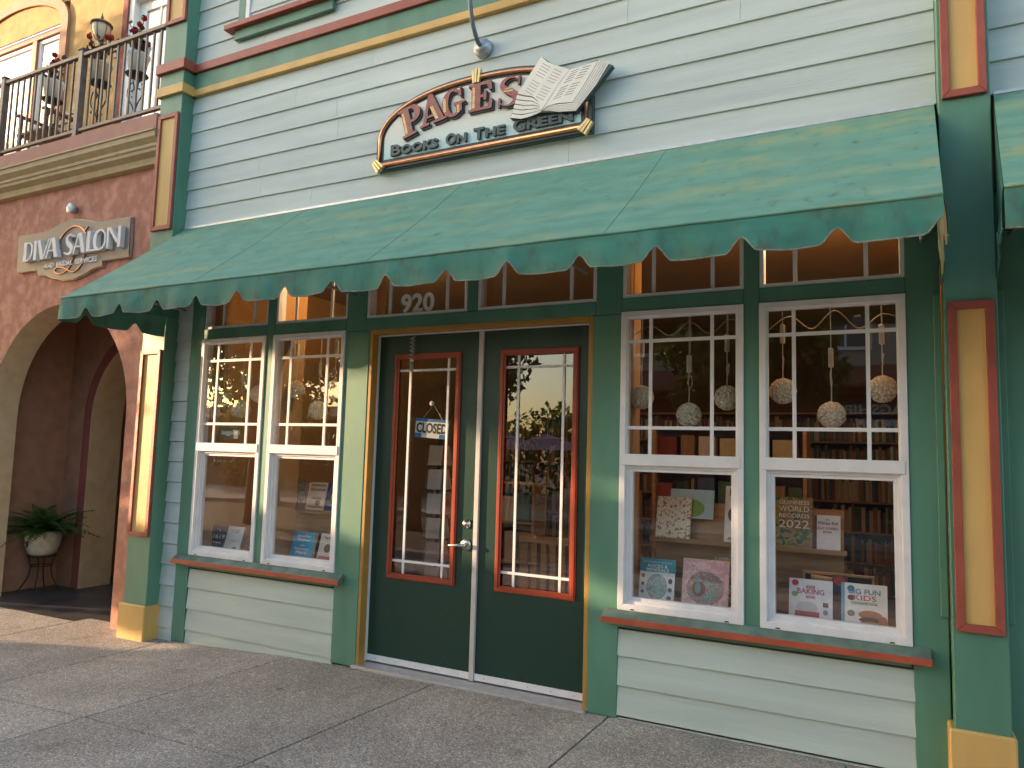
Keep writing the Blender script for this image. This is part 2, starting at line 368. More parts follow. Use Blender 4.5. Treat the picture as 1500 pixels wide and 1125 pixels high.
# ------------------------------------------------------------------ ground
def gz(x, y=0.0):
    z = 0.0
    if x < -1.0: z = -0.048 * (min(-1.0, x) * -1 - 1.0) if x > -3 else -0.096 - 0.012 * (-3 - x)
    return z + (0.012 * y if y < 0 else 0)
xs_l = [-12, -10.2, -8.7, -7.3, -5.9, -4.5, -3.07, -1.63, -0.2, 1.1, 2.5, 3.9, 5.3, 6.8, 8.3, 10]
ys_l = [0.03, -1.62, -3.2, -4.8, -5.9]
bed = MB()
for i in range(len(xs_l) - 1):
    x0, x1 = xs_l[i], xs_l[i + 1]
    bed.quad((x0, 0.6, gz(x0) - 0.022), (x0, -5.9, gz(x0, -5.9) - 0.022), (x1, -5.9, gz(x1, -5.9) - 0.022), (x1, 0.6, gz(x1) - 0.022))
sidewalk = struct(part('sidewalk', bed, mat('joint_dirt', (0.045, 0.04, 0.035), 0.9, 0.2, 8.0), None))
for i in range(len(xs_l) - 1):
    for j in range(len(ys_l) - 1):
        g = 0.006; x0, x1 = xs_l[i] + g, xs_l[i + 1] - g; y0, y1 = ys_l[j + 1] + g, ys_l[j] - (g if j else -0.16)
        if j == 0 and x1 < -3.5: y1 = 0.03
        sk = lambda x, y: x + 0.085 * min(0, y) * (1 if -2.5 < x < 0.5 else 0.3)
        xm = (x0 + x1) / 2
        b = MB(); top = [(sk(x, y), y, gz(x, y)) for x, y in ((x0, y0), (x1, y0), (x1, y1), (x0, y1))]
        bot = [(x, y, z - 0.02) for x, y, z in top]
        b.v = bot + top
        for f in ((0, 1, 5, 4), (1, 2, 6, 5), (2, 3, 7, 6), (3, 0, 4, 7), (4, 5, 6, 7)): b.f.append(f); b.mi.append(0)
        part('paving_slab', b, concrete, sidewalk, 0.003)
kb = MB().box(-40, 40, -6.15, -5.9, -0.35, -0.08)
struct(part('kerb', kb, kerb_m, None, 0.015))
struct(part('street', MB().quad((-150, -150, -0.26), (150, -150, -0.26), (150, 20, -0.26), (-150, 20, -0.26)), asphalt, None))
fs = MB().box(-60, 60, -19, -13.5, -0.3, -0.14)
struct(part('far_pavement', fs, kerb_m, None))
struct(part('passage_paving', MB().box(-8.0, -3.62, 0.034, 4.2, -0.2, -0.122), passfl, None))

# ------------------------------------------------------------------ bookshop building
shop = thing('shop_building', 'pale blue clapboard shop with green posts, red and yellow trim and double doors', 'building')
YB = 0.26                                                                # back of the front wall
def sboard(x0, x1, z0, h, m, y=0.006):
    e = 0.012 if z0 > 1.9 else -0.0055
    b = MB().xprism([(y - 0.009, z0), (y + 0.006, z0 + h + e), (y + 0.018, z0 + h + e), (y + 0.012, z0)], x0, x1)
    return part('siding_board', b, m, shop)
def siding_run(x0, x1, z0, z1, pitch, m, joints=True):
    z = z0; k = 0
    while z < z1 - 0.01:
        h = min(pitch, z1 - z) - (0.012 if z + pitch > z1 - 0.01 else 0)
        cuts = [x0]
        if joints and x1 - x0 > 3:
            c = x0 + rnd.uniform(0.8, 3.2)
            while c < x1 - 0.6: cuts.append(c); c += rnd.uniform(2.2, 3.6)
        cuts.append(x1)
        for a, b in zip(cuts[:-1], cuts[1:]):
            sboard(a + (0.0012 if a != x0 else 0), b - (0.0012 if b != x1 else 0), z, h, m)
        z += pitch; k += 1
XL, XR = -3.25, 3.01
siding_run(XL, XR, 3.718, 5.03, 0.1912, siding)
siding_run(XL, XR, 5.345, 6.9, 0.1912, siding)
siding_run(3.26, 7.5, 3.718, 6.9, 0.1912, siding, False)
siding_run(3.502, 7.5, 0.0, 3.15, 0.1868, siding, False)
siding_run(XL, -3.052, -0.175, 3.15, 0.1868, siding, False)
siding_run(-2.878, -1.2, -0.16, 0.572, 0.1845, siding_lo)
siding_run(1.155, 2.838, 0.023 - 0.0, 0.572, 0.1845, siding_lo)
sboard(1.155, 2.838, -0.16, 0.171, siding_lo, 0.006)
# structural core behind the boards
core = MB().box(-3.3, 7.5, 0.03, YB, 3.16, 6.9)
core.box(-3.3, -3.0, 0.03, YB, -0.2, 3.155); core.box(-2.95, -1.15, 0.03, YB, -0.2, 0.60); core.box(1.1, 2.9, 0.03, YB, -0.2, 0.60); core.box(3.1, 7.5, 0.03, YB, -0.2, 3.155)
part('wall_core', core, dark_in, shop)
# posts and rails
def post(x0, x1, z0, z1, y0=0.0, m=green, name='post', bev=0.004):
    p = part(name, MB().box(x0, x1, y0, 0.085, z0, z1), m, shop, bev)
    part('inner_post', MB().box(x0 + 0.002, x1 - 0.002, 0.0852, YB - 0.01, max(z0, 0.6), min(z1, 2.66)), tan_in, p)
    if z1 > 2.7: part('inner_post', MB().box(x0 + 0.002, x1 - 0.002, 0.0852, YB - 0.01, max(z0, 2.661), z1), ochre_in, p)
    return p
ZT = 3.16
post(-3.052, -2.889, gz(-2.97) + 0.004, ZT)
post(-2.092, -2.004, 0.585, ZT)
post(-1.206, -0.963, gz(-1.1) - 0.002, 2.62); post(-1.206, -1.012, 2.622, ZT)
post(0.949, 1.153, 0.0, 2.62); post(0.969, 1.153, 2.622, ZT)
post(1.946, 2.038, 0.585, ZT)
post(2.834, 3.005, 0.0, ZT)
post(-0.064, 0.021, 2.722, ZT)
for a, b in ((-2.888, -2.093), (-2.003, -1.207), (1.154, 1.945), (2.039, 2.833)):
    part('rail', MB().box(a, b, 0.001, YB - 0.02, 2.633, 2.726), green, shop, 0.003)
part('rail', MB().box(-1.011, 0.968, 0.001, YB - 0.02, 2.624, 2.716), green, shop, 0.003)
part('head_board', MB().box(-3.05, 3.0, -0.004, 0.05, ZT, 3.70), green, shop, 0.003)
# sills
for a, b in ((-3.03, -1.11), (1.065, 2.92)):
    s = part('window_sill', MB().xprism([(-0.062, 0.612), (-0.062, 0.642), (-0.006, 0.684), (0.03, 0.684), (0.03, 0.612)], a, b), mat('sill_grey_green', (0.13, 0.19, 0.155), 0.6, 0.25, 9.0), shop, 0.002)
    part('nosing', MB().box(a - 0.003, b + 0.003, -0.076, -0.0622, 0.604, 0.642), mat('sill_red', (0.42, 0.085, 0.042), 0.45, 0.12, 6.0), s, 0.003)
    part('apron', MB().box(a + 0.15 if a < 0 else a + 0.09, b - 0.095, -0.012, 0.01, 0.574, 0.6135), green, s, 0.002)
# belt course
def belt(x0, x1, z0, z1, y, m, name='belt_board'): return part(name, MB().box(x0, x1, y, 0.03, z0, z1), m, shop, 0.003)
for x0, x1 in ((XL - 0.01, XR), (3.262, 7.5)):
    belt(x0, x1, 5.032, 5.098, -0.03, yellow); belt(x0, x1, 5.099, 5.262, -0.018, green); belt(x0, x1, 5.263, 5.345, -0.045, red)
# pilasters
def pilaster(x0, x1, zg, bx0, bx1, stages, up=True):
    p = part('pilaster', MB().box(x0, x1, -0.128, 0.03, zg + 0.3, 6.9), green, shop, 0.005)
    part('plinth', MB().box(bx0, bx1, -0.15, 0.028, zg - 0.02, zg + 0.33), yellow, p, 0.01)
    for (z0, z1) in stages:
        part('panel_frame', MB().frame(x0 + 0.018, x1 - 0.016, z0, z1, 0.042, -0.154, -0.129), red, p, 0.003)
        part('panel', MB().box(x0 + 0.058, x1 - 0.056, -0.136, -0.1285, z0 + 0.04, z1 - 0.04), yellow, p)
    if up:
        for z0, z1, yy, m in ((5.032, 5.125, -0.158, yellow), (5.126, 5.262, -0.138, green), (5.263, 5.36, -0.172, red)):
            part('pilaster_band', MB().box(x0 + 0.128 + yy, x1 - 0.128 - yy, yy, 0.029, z0, z1), m, p, 0.003)
    return p
pilaster(-3.565, -3.25, -0.125, -3.605, -3.235, [(0.815, 2.537), (3.69, 4.84), (5.765, 6.85)])
pilaster(3.012, 3.258, 0.0, 2.985, 3.277, [(0.82, 2.54), (3.675, 4.84), (5.765, 6.85)])
for x0 in (2.968, 3.263): part('cover_strip', MB().box(x0, x0 + 0.036, -0.02, -0.0005, 0.86, 2.62), green, shop, 0.003)
part('post', MB().box(3.262, 3.5, 0.0, 0.1, 0, ZT), green, shop, 0.004)

# windows: double hung, prairie grid in the top sash
def window(x0, x1, z0=0.682, z1=2.632):
    w = part('window', MB().frame(x0, x1, z0, z1, 0.04, -0.012, 0.09), vinyl, shop, 0.003)
    zr = 1.611
    part('meeting_rail', MB().box(x0 + 0.018, x1 - 0.018, -0.018, 0.05, zr, zr + 0.074), vinyl, w, 0.003)
    part('upper_sash', MB().frame(x0 + 0.038, x1 - 0.038, zr + 0.06, z1 - 0.038, 0.012, 0.004, 0.045), vinyl, w)
    lo = MB().frame(x0 + 0.038, x1 - 0.038, z0 + 0.038, zr + 0.002, 0.043, 0.026, 0.07)
    lo.frame(x0 + 0.038, x1 - 0.038, z0 + 0.038, zr + 0.001, 0.02, 0.012, 0.027)
    part('lower_sash', lo, vinyl, w, 0.002)
    part('glass_pane', MB().box(x0 + 0.045, x1 - 0.045, 0.022, 0.026, zr + 0.065, z1 - 0.045), glass, w)
    part('glass_pane', MB().box(x0 + 0.075, x1 - 0.075, 0.045, 0.049, z0 + 0.075, zr + 0.001), glass, w)
    for xx in (x0 + 0.198, x1 - 0.197):
        part('muntin', MB().box(xx - 0.011, xx + 0.011, 0.012, 0.0215, zr + 0.072, z1 - 0.05), vinyl, w)
    for zz in (1.857, 2.43):
        part('muntin', MB().box(x0 + 0.05, x1 - 0.05, 0.0115, 0.021, zz - 0.011, zz + 0.011), vinyl, w)
    for xx in (x0 + 0.1, x1 - 0.1):
        part('weep_cover', MB().box(xx - 0.012, xx + 0.012, -0.0145, -0.0121, z0 + 0.006, z0 + 0.013), black, w)
    return w
WX = [(-2.889, -2.092), (-2.004, -1.206), (1.153, 1.946), (2.038, 2.834)]
for a, b in WX: window(a, b)
def transom(x0, x1, z0, z1=3.15):
    t = part('transom_window', MB().frame(x0, x1, z0, z1, 0.026, 0.012, 0.1), vinyl, shop, 0.002)
    part('glass_pane', MB().box(x0 + 0.02, x1 - 0.02, 0.05, 0.054, z0 + 0.02, z1 - 0.02), glass, t)
    for xx in (x0 + 0.205, x1 - 0.2): part('muntin', MB().box(xx - 0.012, xx + 0.012, 0.038, 0.0495, z0 + 0.022, z1 - 0.022), vinyl, t)
    return t
tr_l = None
for a, b in WX: transom(a, b, 2.727)
t1 = transom(-1.01, -0.066, 2.717); transom(0.023, 0.967, 2.717)
text('house_number', '920', 0.2, (-0.545, 0.047, 2.757), white, t1, 0.001, 0.006, width=0.315)

# door recess
part('jamb', MB().box(-0.962, -0.932, 0.004, 0.2, 0.012, 2.622), jamb_y, shop, 0.002)
part('jamb', MB().box(0.917, 0.948, 0.004, 0.2, 0.012, 2.622), jamb_y, shop, 0.002)
part('door_head', MB().box(-0.931, 0.916, 0.004, 0.2, 2.585, 2.6225), jamb_y, shop, 0.002)
part('weather_strip', MB().box(-0.9315, -0.924, 0.078, 0.1, 0.03, 2.584).box(-0.924, 0.91, 0.079, 0.1, 2.577, 2.5845), vinyl, shop)
th = part('threshold', MB().box(-0.985, 0.948, -0.028, 0.20, -0.012, 0.012).xprism([(0.05, 0.012), (0.07, 0.024), (0.15, 0.024), (0.17, 0.012)], -0.93, 0.915), alum, shop, 0.002)
def door(x0, x1, gx0, gx1, handle):
    z0, z1, gz0, gz1 = 0.034, 2.575, 0.677, 2.428
    b = MB().box(x0, gx0 + 0.02, 0.1, 0.145, z0, z1).box(gx1 - 0.02, x1, 0.1, 0.145, z0, z1)
    b.box(gx0 + 0.02, gx1 - 0.02, 0.1, 0.145, z0, gz0 + 0.02).box(gx0 + 0.02, gx1 - 0.02, 0.1, 0.145, gz1 - 0.02, z1)
    d = part('door', b, green_dk, shop)
    mo = MB().frame(gx0, gx1, gz0, gz1, 0.045, 0.086, 0.0995); mo.frame(gx0 + 0.008, gx1 - 0.008, gz0 + 0.008, gz1 - 0.008, 0.022, 0.078, 0.087)
    part('glass_moulding', mo, red_door, d, 0.002)
    part('glass_pane', MB().box(gx0 + 0.03, gx1 - 0.03, 0.112, 0.116, gz0 + 0.03, gz1 - 0.03), glass, d)
    for xx in (gx0 + 0.145, gx1 - 0.122): part('muntin', MB().box(xx - 0.009, xx + 0.009, 0.102, 0.1115, gz0 + 0.04, gz1 - 0.04), vinyl, d)
    for zz in (gz0 + 0.138, gz1 - 0.132): part('muntin', MB().box(gx0 + 0.04, gx1 - 0.04, 0.1015, 0.111, zz - 0.009, zz + 0.009), vinyl, d)
    sw = MB().box(x0 + 0.002, x1 - 0.002, 0.088, 0.0995, 0.034, 0.082)
    part('door_sweep', sw, vinyl, d, 0.003)
    n = 5
    for i in range(n):
        xx = x0 + (x1 - x0) * (i + 0.5) / n; part('screw', MB().box(xx - 0.004, xx + 0.004, 0.0865, 0.0882, 0.054, 0.062), galv, d)
    if handle:
        hx = -0.058
        part('deadbolt', MB().tube([(hx + 0.004, 0.1, 1.139), (hx + 0.004, 0.082, 1.139), (hx + 0.004, 0.08, 1.139), (hx + 0.004, 0.066, 1.139)], [0.033, 0.032, 0.022, 0.02], 18), steel, d, 0, True)
        hd = MB().tube([(hx, 0.1, 0.985), (hx, 0.085, 0.985)], [0.044, 0.04], 20).tube([(hx, 0.088, 0.985), (hx, 0.04, 0.985)], 0.016, 12)
        hd.tube([(hx, 0.045, 0.985), (hx - 0.05, 0.04, 0.983), (hx - 0.1, 0.042, 0.978), (hx - 0.125, 0.05, 0.976)], [0.013, 0.011, 0.01, 0.009], 10)
        part('lever_handle', hd, steel, d, 0, True)
    return d
dl = door(-0.924, 0.006, -0.767, -0.147, True)
dr = door(0.046, 0.912, 0.19, 0.816, False)
part('astragal', MB().box(0.007, 0.045, 0.078, 0.12, 0.03, 2.574), mat('astragal_paint', (0.58, 0.53, 0.5), 0.45, 0.05, 8), shop, 0.003)

# upper window over the belt
uw = part('window', MB().frame(-2.60, -1.58, 5.62, 6.75, 0.05, -0.012, 0.06), vinyl, shop, 0.003)
part('glass_pane', MB().box(-2.56, -1.62, 0.02, 0.0245, 5.66, 6.71), glass, uw)
part('curtain', MB().box(-2.56, -1.62, 0.0245, 0.0285, 5.66, 6.71), mat('grey_curtain', (0.33, 0.31, 0.32), .9, .15, 3, 0, 0, (8, 1, .3)), uw)
part('casing', MB().box(-2.70, -2.601, -0.006, 0.02, 5.61, 6.8).box(-1.579, -1.48, -0.006, 0.02, 5.61, 6.8), green, uw, 0.003)
part('window_sill', MB().box(-2.79, -1.46, -0.09, 0.02, 5.565, 5.618), red, uw, 0.004)
part('apron', MB().box(-2.70, -1.5, -0.04, 0.0, 5.47, 5.564), green, uw, 0.004)

# interior shell
part('interior_floor', MB().box(-3.2, 3.1, 0.2, 6.0, -0.1, 0.0), carpet, shop)
part('interior_ceiling', MB().box(-3.3, 3.2, YB, 6.0, 3.42, 3.5), mat('inner_ceiling', (0.48, 0.27, 0.12), 0.8, 0.05, 3), shop)
for x in (-3.3, 3.1):
    part('interior_wall', MB().box(x, x + 0.1, YB, 6.0, -0.1, 2.66), tan_in, shop); part('interior_wall', MB().box(x, x + 0.1, YB, 6.0, 2.661, 3.42), ochre_in, shop)
part('interior_wall', MB().box(-3.3, 3.2, 6.0, 6.1, -0.1, 3.5), dark_in, shop)
for a in (-3.0, -2.07, -1.2, 1.12, 1.97, 2.87):                             # deep wooden returns behind the posts
    part('window_return', MB().box(a - 0.02, a + 0.035, YB - 0.005, YB + 0.16, 0.66, 2.66), tan_in, shop)
    part('window_return', MB().box(a - 0.02, a + 0.035, YB - 0.005, YB + 0.16, 2.661, 3.2), ochre_in, shop)
for a, b in ((-3.19, -1.0), (1.0, 3.09)):
    part('display_platform', MB().box(a, b, 0.1, 0.66, 0.60, 0.70), wood_dk, shop)
    part('display_front', MB().box(a, b, 0.62, 0.66, 0, 0.60), wood_dk, shop)

# ------------------------------------------------------------------ awnings
def awning(xw0, xw1, xf0, xf1, seams, label, notch0, left=True, right=True, n_x=16):
    a = thing('awning', label, 'awning', (0, 0, 0), 'green canvas awnings')
    ZW, ZF, YF, ZB = 3.712, 2.845, -1.06, 2.668
    xl = [0.0] + seams + [1.0]
    def P(u, v):
        xw = xw0 + (xw1 - xw0) * u; xf = xf0 + (xf1 - xf0) * u
        sag = -0.018 * math.sin(PI * v) - 0.003 * math.sin(PI * v) * math.sin(u * 37) - 0.0015 * math.sin(u * 61 + v * 5)
        return Vector((xw + (xf - xw) * v, -0.012 + (YF + 0.012) * v, ZW + (ZF - ZW) * v + sag))
    for i in range(len(xl) - 1):
        b = MB(); u0, u1 = xl[i], xl[i + 1]; e = 0.0004
        for p in range(n_x):
            for q in range(8):
                ua, ub = u0 + (u1 - u0) * p / n_x, u0 + (u1 - u0) * (p + 1) / n_x
                b.quad(P(ua, q / 8), P(ua, (q + 1) / 8), P(ub, (q + 1) / 8), P(ub, q / 8))
        me = b.mesh('canopy_panel', 0, False, True)
        bm = bmesh.new(); bm.from_mesh(me); bmesh.ops.remove_doubles(bm, verts=bm.verts, dist=1e-5); bm.to_mesh(me); bm.free()
        o = link('canopy_panel', me, canvas, a); md = o.modifiers.new('thickness', 'SOLIDIFY'); md.thickness = 0.004; md.offset = -1; md.use_rim = False
    for u in seams: part('seam', MB().tube([P(u, v / 8) + Vector((0, 0.0, 0.0)) for v in range(9)], 0.002, 5), mat('awning_seam', (0.06, 0.19, 0.135), 0.8, 0.1, 20), a)
    part('fold_hem', MB().tube([P(i / 40, 1) + Vector((0, -0.002, -0.003)) for i in range(41)], 0.008, 6), canvas, a, 0, True)
    part('top_flashing', MB().box(xw0, xw1, -0.022, -0.001, ZW - 0.005, ZW + 0.012), alum, a)
    per = 0.4245
    def prof(d):                                                  # d: distance to the nearest notch centre
        d = abs(d); t = max(0.0, 1 - d / 0.075)
        return 0.072 * (t * t * (3 - 2 * t)) ** 0.85 + 0.012 * max(0, 1 - abs(d - 0.2) / 0.2) * -1
    def valance(p0, p1, s0, name):
        L_ = (Vector(p1) - Vector(p0)).length; n = max(8, int(L_ / 0.02)); b = MB(); top = []; bot = []; d3 = (Vector(p1) - Vector(p0)) / L_
        nrm = Vector((d3.y, -d3.x, 0))
        for i in range(n + 1):
            s = L_ * i / n; p = Vector(p0) + d3 * s; q = s0 + s; k = round(q / per)
            zb = ZB + prof(q - k * per)
            w = (0.012 * math.sin(q * 9.3) + 0.008 * math.sin(q * 23 + 1)) * (1 if name == 'valance' else 0.3)
            top.append(Vector((p.x, p.y, ZF))); bot.append(Vector((p.x, p.y, zb)) + nrm * (0.014 + w))
        for i in range(n):
            m0 = (top[i] + bot[i]) / 2 + nrm * 0.004; m1 = (top[i + 1] + bot[i + 1]) / 2 + nrm * 0.004
            b.quad(top[i], m0, m1, top[i + 1]); b.quad(m0, bot[i], bot[i + 1], m1)
        me = b.mesh(name, 0, False, True); bm = bmesh.new(); bm.from_mesh(me); bmesh.ops.remove_doubles(bm, verts=bm.verts, dist=1e-5); bm.to_mesh(me); bm.free()
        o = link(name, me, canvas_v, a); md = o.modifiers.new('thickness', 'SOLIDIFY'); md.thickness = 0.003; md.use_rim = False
        part('edge_binding', MB().tube(bot, 0.0042, 5), canvas_edge if name == 'valance' else canvas_v, o)
    valance((xf0, YF, 0), (xf1, YF, 0), xf0 - notch0, 'valance')
    for on, xw, xf, sg in ((left, xw0, xf0, -1), (right, xw1, xf1, 1)):
        if not on: continue
        pts = [P(0 if sg < 0 else 1, v / 8) for v in range(9)]
        b = MB()
        for i in range(8):
            q0, q1 = pts[i], pts[i + 1]
            b.quad(q0, q1, (q1.x, q1.y, ZF - 0.001), (q0.x, q0.y, ZF - 0.001)) if i < 7 else b.quad(q0, q1, (q1.x, q1.y, q1.z - 0.002), (q0.x, q0.y, ZF - 0.001))
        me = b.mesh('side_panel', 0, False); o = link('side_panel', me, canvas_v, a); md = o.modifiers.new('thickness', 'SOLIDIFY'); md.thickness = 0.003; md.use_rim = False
        if sg < 0: valance((xw, -0.14 if xw < 0 else -0.02, 0), (xf, YF, 0), 0.14, 'side_valance')
        else: valance((xf, YF, 0), (xw, -0.02, 0), 0.16, 'side_valance')
    fr = MB(); y = YF + 0.03
    fr.tube([(xf0 + 0.03, y, ZF - 0.035), (xf1 - 0.03, y, ZF - 0.035)], 0.016, 8)
    part('front_bar', fr, galv, a, 0, True)
    for k in range(4):
        u = (k + 0.02) / 3.04; x = xw0 + 0.04 + (xw1 - xw0 - 0.08) * u
        part('rafter', MB().tube([(x, -0.01, ZW - 0.06), (x, y, ZF - 0.05)], 0.013, 8), galv, a, 0, True)
        part('brace', MB().tube([(x, 0.0, 2.92), (x, -0.75, 2.93), (x, y, ZF - 0.035)], 0.012, 8), galv, a, 0, True)
    return a
awning(-3.235, 3.0, -3.33, 2.97, [0.246, 0.50, 0.752], 'long faded green canvas awning over the double doors, scalloped edge', 0.0)
awning(3.285, 6.3, 3.19, 6.3, [0.5], 'green canvas awning beyond the pilaster, cut off by the picture edge', 3.19 + 0.3, True, False)

# ------------------------------------------------------------------ bookshop sign
ps = thing('shop_sign', 'arched carved sign with red letters, copper border and an open book', 'sign', (0, 0, 0))
def arch_z(x, a=0.935, z0=4.165, h=0.375): return z0 + h * math.sqrt(max(0, 1 - abs(x / a) ** 2.35))
def outline(ins, n=44):
    a = 0.935 - ins; pts = [(-a, 3.912 + ins), (a, 3.912 + ins)]
    for i in range(n + 1):
        t = PI * i / n; x = a * math.cos(t); pts.append((x, arch_z(x, a, 4.165 - ins * 0.2, 0.375 - ins * 0.8)))
    return pts
part('back_board', MB().prism(outline(0.0), -0.045, 0.0), signgreen, ps)
part('rim', MB().prism(outline(0.004), -0.058, -0.0452), signdark, ps)
pan_m = bpy.data.materials.new('sign_panel_blend'); nt, N, L = nodes_of(pan_m)
g_ = N.new('ShaderNodeNewGeometry'); sx = N.new('ShaderNodeSeparateXYZ'); L.new(g_.outputs['Position'], sx.inputs[0])
mr = N.new('ShaderNodeMapRange'); mr.inputs[1].default_value = 3.95; mr.inputs[2].default_value = 4.22; L.new(sx.outputs['Z'], mr.inputs[0])
rp = N.new('ShaderNodeValToRGB'); rp.color_ramp.elements[0].color = (0.46, 0.74, 0.76, 1); rp.color_ramp.elements[1].color = (0.84, 0.78, 0.68, 1)
L.new(mr.outputs[0], rp.inputs[0]); L.new(rp.outputs[0], N['Principled BSDF'].inputs['Base Color']); N['Principled BSDF'].inputs['Roughness'].default_value = 0.5
part('field', MB().prism(outline(0.08), -0.062, -0.0582), pan_m, ps)
part('copper_border', MB().tube([(x, -0.066, z) for x, z in outline(0.040)], 0.0185, 10, True), copper, ps, 0, True)
for rx, rz, ang in ((-0.9, 3.945, 0.7), (0.9, 3.945, -0.7), (0.0, arch_z(0) - 0.035, 0.0)):
    cl = MB()
    for k in (-1, 0, 1):
        c_, s_ = math.cos(ang + k * 0.16), math.sin(ang + k * 0.16)
        up = (0.055 if ang == 0 else 0.05); w = 0.012
        base = [(-w * 0.7 + k * 0.02, -up), (w * 0.7 + k * 0.02, -up), (w + k * 0.03, up), (-w + k * 0.03, up)]
        if ang != 0: base = [(x, -z) for x, z in base][::-1]
        c0, s0 = math.cos(ang), math.sin(ang)
        cl.prism([(rx + x * c0 - z * s0, rz + x * s0 + z * c0) for x, z in base], -0.094 if k == 0 else -0.09, -0.06)
    part('corner_clasp', cl, goldleaf, ps, 0.002)
def arc(cx_, cz_, rx, rz, a0, a1, n=14): return [(cx_ + rx * math.cos(R(a0 + (a1 - a0) * i / n)), cz_ + rz * math.sin(R(a0 + (a1 - a0) * i / n))) for i in range(n + 1)]
GL = {
 'P': ([[(0, 0), (.48, 0), (.48, .09), (.37, .09), (.37, .42)] + arc(.46, .71, .29, .29, -90, 90) + [(0, 1), (0, .91), (.1, .91), (.1, .09), (0, .09)],
        [(.37, .52)] + arc(.44, .71, .11, .19, -90, 90) + [(.37, .9)]], .75, [(.13, .12, .2, .86)]),
 'A': ([[(0, 0), (.32, 0), (.32, .09), (.22, .09), (.265, .24), (.51, .24), (.55, .09), (.46, .09), (.46, 0), (.94, 0), (.94, .09), (.84, .09), (.55, 1.04), (.40, 1.04), (.1, .09), (0, .09)],
        [(.295, .33), (.485, .33), (.39, .68)]], .94, [(.55, .12, .66, .62)]),
 'G': ([arc(.44, .5, .44, .52, 48, 318, 26) + [(.80, .1), (.80, .40), (.92, .40), (.92, .49), (.48, .49), (.48, .40), (.56, .40), (.56, .12)] + arc(.46, .5, .2, .42, 290, 62, 20) + [(.66, .84), (.72, .68), (.80, .68), (.80, 1.02), (.74, 1.02)]], .92, [(.06, .25, .17, .76), (.61, .1, .7, .38)]),
 'E': ([[(0, 0), (.74, 0), (.76, .34), (.67, .34), (.6, .1), (.38, .1), (.38, .46), (.47, .46), (.5, .34), (.57, .34), (.57, .68), (.5, .68), (.47, .56), (.38, .56), (.38, .9), (.58, .9), (.65, .68), (.74, .68), (.72, 1), (0, 1), (0, .91), (.1, .91), (.1, .09), (0, .09)]], .76, [(.13, .12, .21, .88)]),
 'S': ([stroke([(.70, .86), (.58, .95), (.38, .97), (.2, .88), (.15, .72), (.28, .58), (.48, .47), (.64, .33), (.62, .15), (.44, .04), (.24, .05), (.1, .16)], [.05, .05, .07, .12, .17, .21, .23, .21, .15, .07, .05, .05], 5),
        [(.68, .70), (.76, .70), (.76, 1.0), (.68, 1.0)], [(.04, .0), (.12, .0), (.12, .32), (.04, .32)]], .80, [(.2, .5, .55, .56), (.24, .59, .5, .63)])}
H_ = 0.222
for ch, px, pz, ang, hh, xs_ in (('P', -0.648, 4.118, 16, .245, 1.12), ('A', -0.488, 4.178, 10, .235, 1.12), ('G', -0.285, 4.213, 5, .218, 1.02), ('E', -0.055, 4.222, 0.5, .216, 1.27), ('S', 0.190, 4.212, -3, .225, 1.06)):
    loops, w_, inl = GL[ch]; sc_ = hh; ca, sa = math.cos(R(ang)), math.sin(R(ang))
    def T(p, dx=0, dz=0): x, z = p[0] * sc_ * xs_, p[1] * sc_; return (px + x * ca - z * sa + dx, pz + x * sa + z * ca + dz)
    if ch == 'S': meshes = [poly_mesh([[T(p) for p in lp]], 0.026) for lp in loops]
    else: meshes = [poly_mesh([[T(p) for p in lp] for lp in loops], 0.026)]
    let = None
    for me in meshes:
        me.transform(Matrix.Translation((0, -0.0785, 0)))
        bm = bmesh.new(); bm.from_mesh(me)
        if let is None: base_me = me; acc = bm
        else: acc.from_mesh(me); bm.free()
        let = True
    # darker side band: faces that do not look at the street
    acc.to_mesh(base_me); acc.free(); base_me.materials.clear()
    lo = link('letter', base_me, [signred, signdark], ps)
    for f in base_me.polygons: f.material_index = 0 if abs(f.normal.y) > 0.7 else 1
    sh = poly_mesh([[T(p, 0.010, -0.012) for p in lp] for lp in (loops if ch != 'S' else loops[:1])], 0.018); sh.transform(Matrix.Translation((0, -0.0712, 0))); sh.materials.clear()
    link('letter_shadow', sh, signdark, lo)
    il = MB()
    for (a, b, c, d) in inl:
        n = max(2, int((d - b) / 0.055))
        for k in range(n):
            z0 = b + (d - b) * k / n; z1 = z0 + (d - b) / n * 0.55; sl_ = -(0.30 * (z0 - b)) if ch == 'A' else 0
            il.prism([T((a + sl_, z0)), T((c + sl_, z0)), T((c + sl_, z1)), T((a + sl_, z1))], -0.0935, -0.0915)
    part('gold_inlay', il, goldleaf, lo)
for wd, x0, x1 in (('BOOKS', -0.782, -0.325), ('ON', -0.258, -0.068), ('THE', -0.012, 0.258), ('GREEN', 0.325, 0.802)):
    fw = (x1 - x0) / (len(wd) + 0.25) * 1.25
    text('letter', wd[0], 0.118, ((x0 + fw / 2), -0.072, 4.008), signgreen, ps, 0.014, 0.004, width=fw * 0.9)
    text('letter', wd[1:], 0.094, ((x0 + fw + x1) / 2, -0.072, 4.009), signgreen, ps, 0.014, 0.004, width=x1 - x0 - fw)
